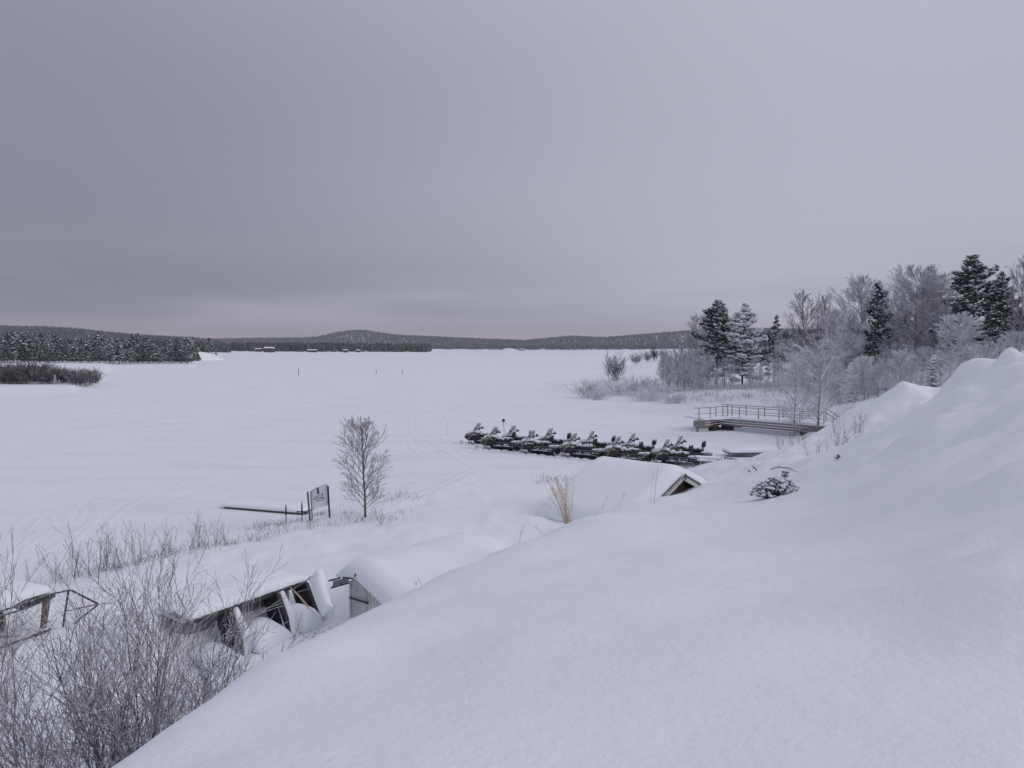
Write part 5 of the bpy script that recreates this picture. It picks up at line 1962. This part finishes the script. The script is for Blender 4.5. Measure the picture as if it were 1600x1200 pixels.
# snowy stump and stones under the shrubs
for i, (px, Y, sz, lab) in enumerate(((208, 8.9, 0.24, 'round dark stump with a snow cap under the tallest bare shrub'), (243, 9.4, 0.17, 'small dark stump right of the snow-capped one under the shrub'))):
    x, y = base_at(px, Y)
    t = thing('stump', lab, 'stump', (x, y, gz(x, y)), 0.4)
    link('wood', blobs_mesh('wood', [(0, 0, sz * 0.7)], [sz], M['rock'], 1.2, ICO2, 0.25), t)
    pillow('snow_cap', sz * 2.0, sz * 1.8, sz * 0.9, t, (0, 0, sz * 1.55), e=2.5, nx=14, ny=12)
x, y = base_at(15, 7.9)
t = pillow('tarpaulin', 1.0, 0.8, 0.4, None, (x, y, gz(x, y) + 0.05), mat=M['greentarp'], e=3, wave=0.3)
tag(t, 'snow-dusted greenish tarpaulin lump in the bottom left corner', 'tarpaulin')

# lone young birch by the sign
lone = frosty_parts(601, 3.7, 1.02, M['twig'], 1.15, 1.15, tw=0.0065, nprim=30, trunkmat=M['bark'], low=0.08, tlen=1.0, wan=0.06, up=0.02)
p = P0(570, 808, 0.5)
x, y = p.x, p.y
t = thing('birch_tree', 'lone bare young birch standing on the shore right of the sign board', 'tree', (x, y, gz(x, y) - 0.02), 0.6)
s = (P(570, 659, y).z - gz(x, y)) / (3.7 * 1.05)
t.scale = (s, s, s)
link('trunk', lone[0], t)
tag(link('twigs', lone[1], t), kind='stuff')

# sprouts along the shore
SPR = [shrub_mesh(700 + k, 0.9, 1, M['frost_dark'], 7, 0.5, 0.0040, 0.40, 0.40, 0.009, 0.04) for k in range(3)]
LS = ['at the left end of the shoreline fringe', 'in the shoreline fringe above the sledge frame', 'second in the fringe above the sledge frame', 'tall and forked, above the drawbar triangle',
      'in the middle of the fringe above the foreground shrubs', 'dense, in the middle of the fringe', 'in the fringe just left of the big upright clump', 'low, beside the big upright clump',
      'big and upright, highest of the shoreline fringe', 'right half of the big upright clump', 'small, between the big clump and the dock', 'below the dock on the left',
      'below the short posts by the sign', 'low, below the sign board', 'left of the lone young birch', 'right of the lone young birch', 'on the bump right of the lone birch']
for i, (px, py, h) in enumerate(((45, 925, .5), (85, 915, .7), (110, 908, 1.0), (135, 902, 1.35), (165, 896, 1.1), (195, 890, 1.15), (225, 883, 1.0), (262, 874, .7), (290, 868, 1.1), (312, 862, 1.05),
                                 (352, 853, .75), (400, 843, .5), (445, 836, .55), (482, 828, .55), (540, 812, .5), (590, 808, .55), (625, 775, .4))):
    p = P0(px, py, 0.5)
    o = link('willow_sprout', SPR[i % 3])
    o.location = (p.x, p.y, gz(p.x, p.y))
    o.rotation_euler = (0, 0, R.uniform(0, 6))
    o.scale = (h, h, h * 1.05)
    tag(o, 'bare willow sprout ' + LS[i], 'shrub', 'willow sprouts along the shore')
# shrubs on the slope at right
for i, (px, Y, yt, w, lab) in enumerate(((1312, 27.5, 650, 1.0, 'bare twiggy shrub behind the crest of the hill at right'), (1342, 29, 642, 1.0, 'bare twiggy shrub nearest the low mound on the right slope'),
                                         (1282, 27, 682, 0.9, 'low bare shrub just above the crest, left of the taller one'), (1245, 38, 664, 1.2, 'frosty shrub under the front birches at the slope foot'),
                                         (1262, 40, 668, 1.0, 'frosty low shrub right below the right front birch'), (1150, 36, 726, 1.4, 'tiny frosted twigs left of the snowy plant'))):
    x, y = base_at(px, Y)
    z = gz(x, y)
    h = max(0.25, P(px, yt, Y).z - z)
    o = link('shrub', SPR[i % 3])
    o.location = (x, y, z)
    o.rotation_euler = (0, 0, i * 1.3)
    o.scale = (h * w, h * w, h)
    tag(o, lab, 'shrub', 'shrubs on the right slope')

# frosted grass tussocks and fringe at the shore (uncountable)
segs = []
rg = random.Random(9)


def blades(px, py, z, n, h, spread, lean=0.35):
    p = P0(px, py, z)
    zz = gz(p.x, p.y)
    for _ in range(n):
        x, y = p.x + rg.gauss(0, spread), p.y + rg.gauss(0, spread)
        a = rg.uniform(0, 2 * PI)
        hh = h * rg.uniform(0.4, 1.1)
        b = Vector((x, y, zz - 0.05))
        c = b + Vector((math.cos(a) * lean * hh * 0.4, math.sin(a) * lean * hh * 0.4, hh * 0.6))
        d = c + Vector((math.cos(a) * lean * hh, math.sin(a) * lean * hh, hh * 0.35))
        segs.append((b, c, 0.006, 0.005))
        segs.append((c, d, 0.005, 0.004))


for k in range(60):
    u = rg.random()
    px = 20 + 420 * u
    py = np.interp(px, [20, 100, 190, 300, 390, 450], [930, 908, 888, 862, 845, 834]) + rg.uniform(-3, 3)
    blades(px, py, 0.5, 6, 0.28, 0.22)
for k in range(45):
    blades(rg.uniform(380, 640), rg.uniform(800, 826), 0.48, 8, 0.22, 0.22)
for px, py in ((610, 785), (622, 778), (636, 772), (650, 780), (545, 802), (420, 812), (400, 818), (495, 795), (504, 797), (512, 794)):
    blades(px, py, 0.4, 26, 0.22, 0.25)
for k in range(16):
    blades(rg.uniform(835, 890), rg.uniform(745, 756), 0.35, 10, 0.28, 0.3)
for k in range(26):
    blades(rg.uniform(1060, 1160), rg.uniform(722, 734), 0.3, 14, 0.35, 0.35)
for k in range(16):
    blades(rg.uniform(1180, 1235), rg.uniform(706, 720), 0.5, 10, 0.4, 0.3)
for k in range(14):
    blades(rg.uniform(450, 520), rg.uniform(985, 1005), 0.7, 10, 0.10, 0.15)
tag(link('frosted_grass', segs_mesh('frosted_grass', segs, M['frost_dark'])), 'frosted grass and twigs poking from the snow along the shore', 'grass', kind='stuff')
segs = []
for k in range(380):                                 # frosted undergrowth on the right bank
    px, Y = rg.uniform(1030, 1360), rg.uniform(84, 108)
    x, y = base_at(px, Y)
    if gz(x, y) < 0.25:
        continue
    z = gz(x, y)
    for _ in range(12):
        a = rg.uniform(0, 6.28)
        b = Vector((x + rg.gauss(0, .5), y + rg.gauss(0, .5), z - 0.1))
        segs.append((b, b + Vector((math.cos(a) * 0.25, math.sin(a) * 0.25, rg.uniform(0.3, 0.9))), 0.02, 0.01))
tag(link('undergrowth', segs_mesh('undergrowth', segs, M['frost_twig'])), 'frosted undergrowth below the trees of the right bank', 'undergrowth', kind='stuff')

# ------------------------------------------------------------------ straw tuft on the crest
def straw(name, lab, px, py, Y, tops, r=0.0036, group=None):
    x, y = base_at(px, Y)
    z = gz(x, y)
    m = []
    for (tx, ty) in tops:
        b = Vector((x + rg.uniform(-0.09, 0.09), y + rg.uniform(-0.1, 0.1), z - 0.08))
        e = P(tx, ty, Y + rg.uniform(-0.2, 0.2))
        c = b.lerp(e, 0.5) + Vector((0, 0, 0.04))
        m.append((b, c, r, r * 0.9))
        m.append((c, e, r * 0.9, r * 0.7))
        if rg.random() < 0.7:                        # seed head
            for q_ in range(7):
                f = 0.75 + 0.25 * rg.random()
                s0 = b.lerp(e, f)
                m.append((s0, s0 + Vector((rg.uniform(-.05, .03), rg.uniform(-.03, .03), rg.uniform(0.0, 0.06))), r * 0.7, r * 0.5))
    tag(link(name, segs_mesh(name, m, M['straw'])), lab, 'grass', group)


tops = [(rg.gauss(868, 9), rg.gauss(752, 9)) for _ in range(34)] + [(rg.gauss(883, 6), rg.gauss(765, 10)) for _ in range(14)] + [(855, 775), (850, 785), (897, 740), (899, 760)]
straw('dry_grass_tuft', 'golden dry grass tuft standing on the snow crest before the cabin', 890, 816, 16.2, tops)
for i, (px, py, Y, tops, lab) in enumerate(((934, 816, 15.5, ((944, 790), (950, 774)), 'left one of two thin stalks in front of the cabin roof'), (962, 806, 17, ((968, 785), (976, 770)), 'right one of two thin stalks in front of the cabin roof'),
                                            (1022, 775, 20.5, ((1026, 740), (1029, 718), (1021, 735)), 'tall thin stalks rising past the cabin roof edge'), (812, 846, 14, ((816, 828), (819, 818)), 'short dark stalk on the snow left of the golden tuft'),
                                            (415, 1030, 6.2, ((411, 1035), (413, 1018), (407, 1030)), 'small dark stalks on the lower crest'), (650, 915, 10.2, ((652, 910), (655, 905)), 'tiny stalk on the crest right of the shed'),
                                            (852, 838, 15, ((822, 815), (836, 822), (845, 826)), 'grey bent stalks leaning left beside the golden tuft'))):
    straw('grass_stalk', lab, px, py, Y, tops, 0.00024 * Y, 'single stalks in the snow')

# ------------------------------------------------------------------ snowed-in plant on the slope
x, y = base_at(1212, 17.2)
z = gz(x, y)
pl = thing('snowy_plant', 'low garden plant with snow-balled sprigs lying on the slope at right', 'plant', (x, y, z))
rp = random.Random(31)
segs, pts, sz, dk_, ds = [], [], [], [], []
for i in range(170):
    a = rp.uniform(0, 2 * PI)
    rr = rp.random() ** 0.6
    X_, Y_ = 0.56 * rr * math.cos(a), 0.35 * rr * math.sin(a)
    tz = 0.40 * (1 - rr ** 2) * rp.uniform(0.5, 1.0) + 0.06 + max(0, X_) * 0.30
    e = Vector((X_, Y_, tz))
    b = Vector((X_ * 0.3, Y_ * 0.3, -0.05))
    segs.append((b, e, 0.006, 0.004))
    pts.append(e + Vector((0, 0, 0.012)))
    sz.append(rp.uniform(0.018, 0.055))
    if rp.random() < 0.85:
        dk_.append(e + Vector((rp.uniform(-.03, .03), rp.uniform(-.03, .0), -0.022)))
        ds.append(rp.uniform(0.028, 0.05))
for k in range(10):
    e = Vector((0.30 + rp.uniform(-.07, .07), 0.1, 0.52 + rp.uniform(-.06, .10)))
    segs.append((Vector((0.15, 0.0, 0.0)), e, 0.006, 0.004))
    pts.append(e)
    sz.append(0.035)
    dk_.append(e - Vector((0, 0.01, 0.03)))
    ds.append(0.045)
link('stems', segs_mesh('stems', segs, M['bark']), pl)
tag(link('snow_balls', blobs_mesh('snow_balls', pts, sz, M['cap'], 0.6, ICO1, 0.6), pl), kind='stuff')
link('leaves', tufts_mesh('leaves', dk_, 0.055, M['frost_dark'], rp, 9, 0.3), pl)
x, y = base_at(1313, 19.5)
tag(MB().box((x, y, gz(x, y) + 0.03), (0.09, 0.05, 0.10)).tube([(x, y, gz(x, y)), (x, y, gz(x, y) + 0.12)], 0.012, 5).box((x + .0, y - .02, gz(x, y) + 0.015), (0.22, 0.08, 0.03)).obj('peg', M['wood']),
    'tiny dark peg alone on the smooth slope at right', 'peg')
for px, Y, lab in ((1174, 27, 'small dark stick end left above the snowy plant'), (1181, 26, 'second small dark stick end right next to the first')):
    p = P(px, 726, Y)
    zz = gz(p.x, p.y)
    tag(MB().tube([(p.x - 0.12, p.y, zz + 0.14), (p.x + 0.06, p.y - 0.05, zz - 0.03)], 0.022, 5).obj('stick', M['wood_dark']), lab, 'stick', 'stick ends in the snow')
# bent straw bundle behind the plant
m = []
for k in range(10):
    a, b, c, d = P(1202 + k * .3, 735 - k * .3, 19), P(1215, 730 + rg.uniform(-2, 1), 19), P(1232, 731 + rg.uniform(-1, 2), 18.8), P(1250, 739, 18.6)
    m += [(a, b, .005, .005), (b, c, .005, .005), (c, d, .005, .003)]
tag(link('bent_straw', segs_mesh('bent_straw', m, M['wood_frost'])), 'flattened pale straw bundle just behind the snowy plant', 'grass')

# ------------------------------------------------------------------ snowmobile tracks on the lake
def track(pix, half=0.28, h=0.035):
    pts = [P0(a, b) for a, b in pix]
    # smooth
    for _ in range(3):
        q_ = [pts[0]]
        for a, b in zip(pts, pts[1:]):
            q_ += [a.lerp(b, 0.25), a.lerp(b, 0.75)]
        q_.append(pts[-1])
        pts = q_
    out = [pts[0]]
    for a, b in zip(pts, pts[1:]):
        n_ = max(1, int((b - a).length / 0.8))
        out += [a.lerp(b, (k + 1) / n_) for k in range(n_)]
    pts = out
    fade = np.clip(np.minimum(np.arange(len(pts)), len(pts) - 1 - np.arange(len(pts))) / 4.0, 0, 1)
    prof = [(-1.7, -0.02), (-1.15, 1.0), (-0.85, 0.2), (0, 0.35), (0.85, 0.2), (1.15, 1.0), (1.7, -0.02)]
    A = np.array([(p.x, p.y) for p in pts])
    T_ = np.gradient(A, axis=0)
    T_ /= np.linalg.norm(T_, axis=1, keepdims=True) + 1e-9
    Nn = np.stack([-T_[:, 1], T_[:, 0]], -1)
    rows = []
    for o_, z_ in prof:
        xy = A + Nn * o_ * half
        g_ = ground(xy[:, 0], xy[:, 1])
        jit = fbm(xy[:, 0] * 1.5, xy[:, 1] * 1.5, 55, 2) * 0.3
        rows.append(np.stack([xy[:, 0], xy[:, 1], g_ + ((z_ * h * (1 + jit) + 0.004) if z_ > 0 else -0.03 + 0 * g_) * fade - 0.04 * (1 - fade)], -1))
    Vv = np.stack(rows, 1).reshape(-1, 3)
    k = len(prof)
    q_ = [(i * k + j, i * k + j + 1, (i + 1) * k + j + 1, (i + 1) * k + j) for i in range(len(A) - 1) for j in range(k - 1)]
    tag(link('snow_track', mesh_np('snow_track', Vv, np.array(q_)[:, ::-1], M['lake'], True)), kind='structure')


for pix in (((735, 566), (720, 600), (690, 640), (655, 665), (640, 690), (660, 712), (720, 735)),
            ((755, 562), (730, 610), (700, 650), (690, 680), (720, 705), (760, 722)),
            ((700, 575), (672, 620), (640, 660), (655, 690), (700, 712), (750, 745)),
            ((650, 745), (560, 720), (300, 712), (0, 722)), ((900, 585), (700, 598), (400, 620), (0, 660)), ((0, 888), (60, 852), (105, 820), (80, 798), (40, 815), (20, 850)),
            ((800, 575), (500, 592), (200, 618), (0, 632)), ((-20, 905), (100, 838), (150, 800), (120, 782), (240, 768), (420, 770)),
            ((640, 800), (700, 770), (730, 745), (760, 730)), ((730, 735), (690, 760), (640, 790), (560, 830)), ((1000, 575), (900, 640), (860, 655), (760, 640), (700, 600)), ((870, 640), (980, 640), (1080, 655)), ((620, 570), (560, 600), (420, 640), (150, 690), (0, 750)), ((300, 745), (180, 790), (120, 860), (60, 905)), ((940, 565), (820, 600), (600, 620), (300, 652), (0, 690))):
    track(pix)

# ------------------------------------------------------------------ haze
me = bpy.data.meshes.new('haze')
bx = MB().box((0, 1750, 62), (7800, 4700, 126))
me.from_pydata(bx.v, [], bx.f)
hm = bpy.data.materials.new('haze')
hm.use_nodes = True
t = hm.node_tree
t.nodes.clear()
o = N(t, 'ShaderNodeOutputMaterial')
v = N(t, 'ShaderNodeVolumePrincipled')
v.inputs['Color'].default_value = (0.90, 0.91, 0.95, 1)
v.inputs['Density'].default_value = 0.00013
t.links.new(v.outputs[0], o.inputs['Volume'])
me.materials.append(hm)
tag(link('haze', me), 'thin winter haze over the lake', 'haze', kind='stuff')
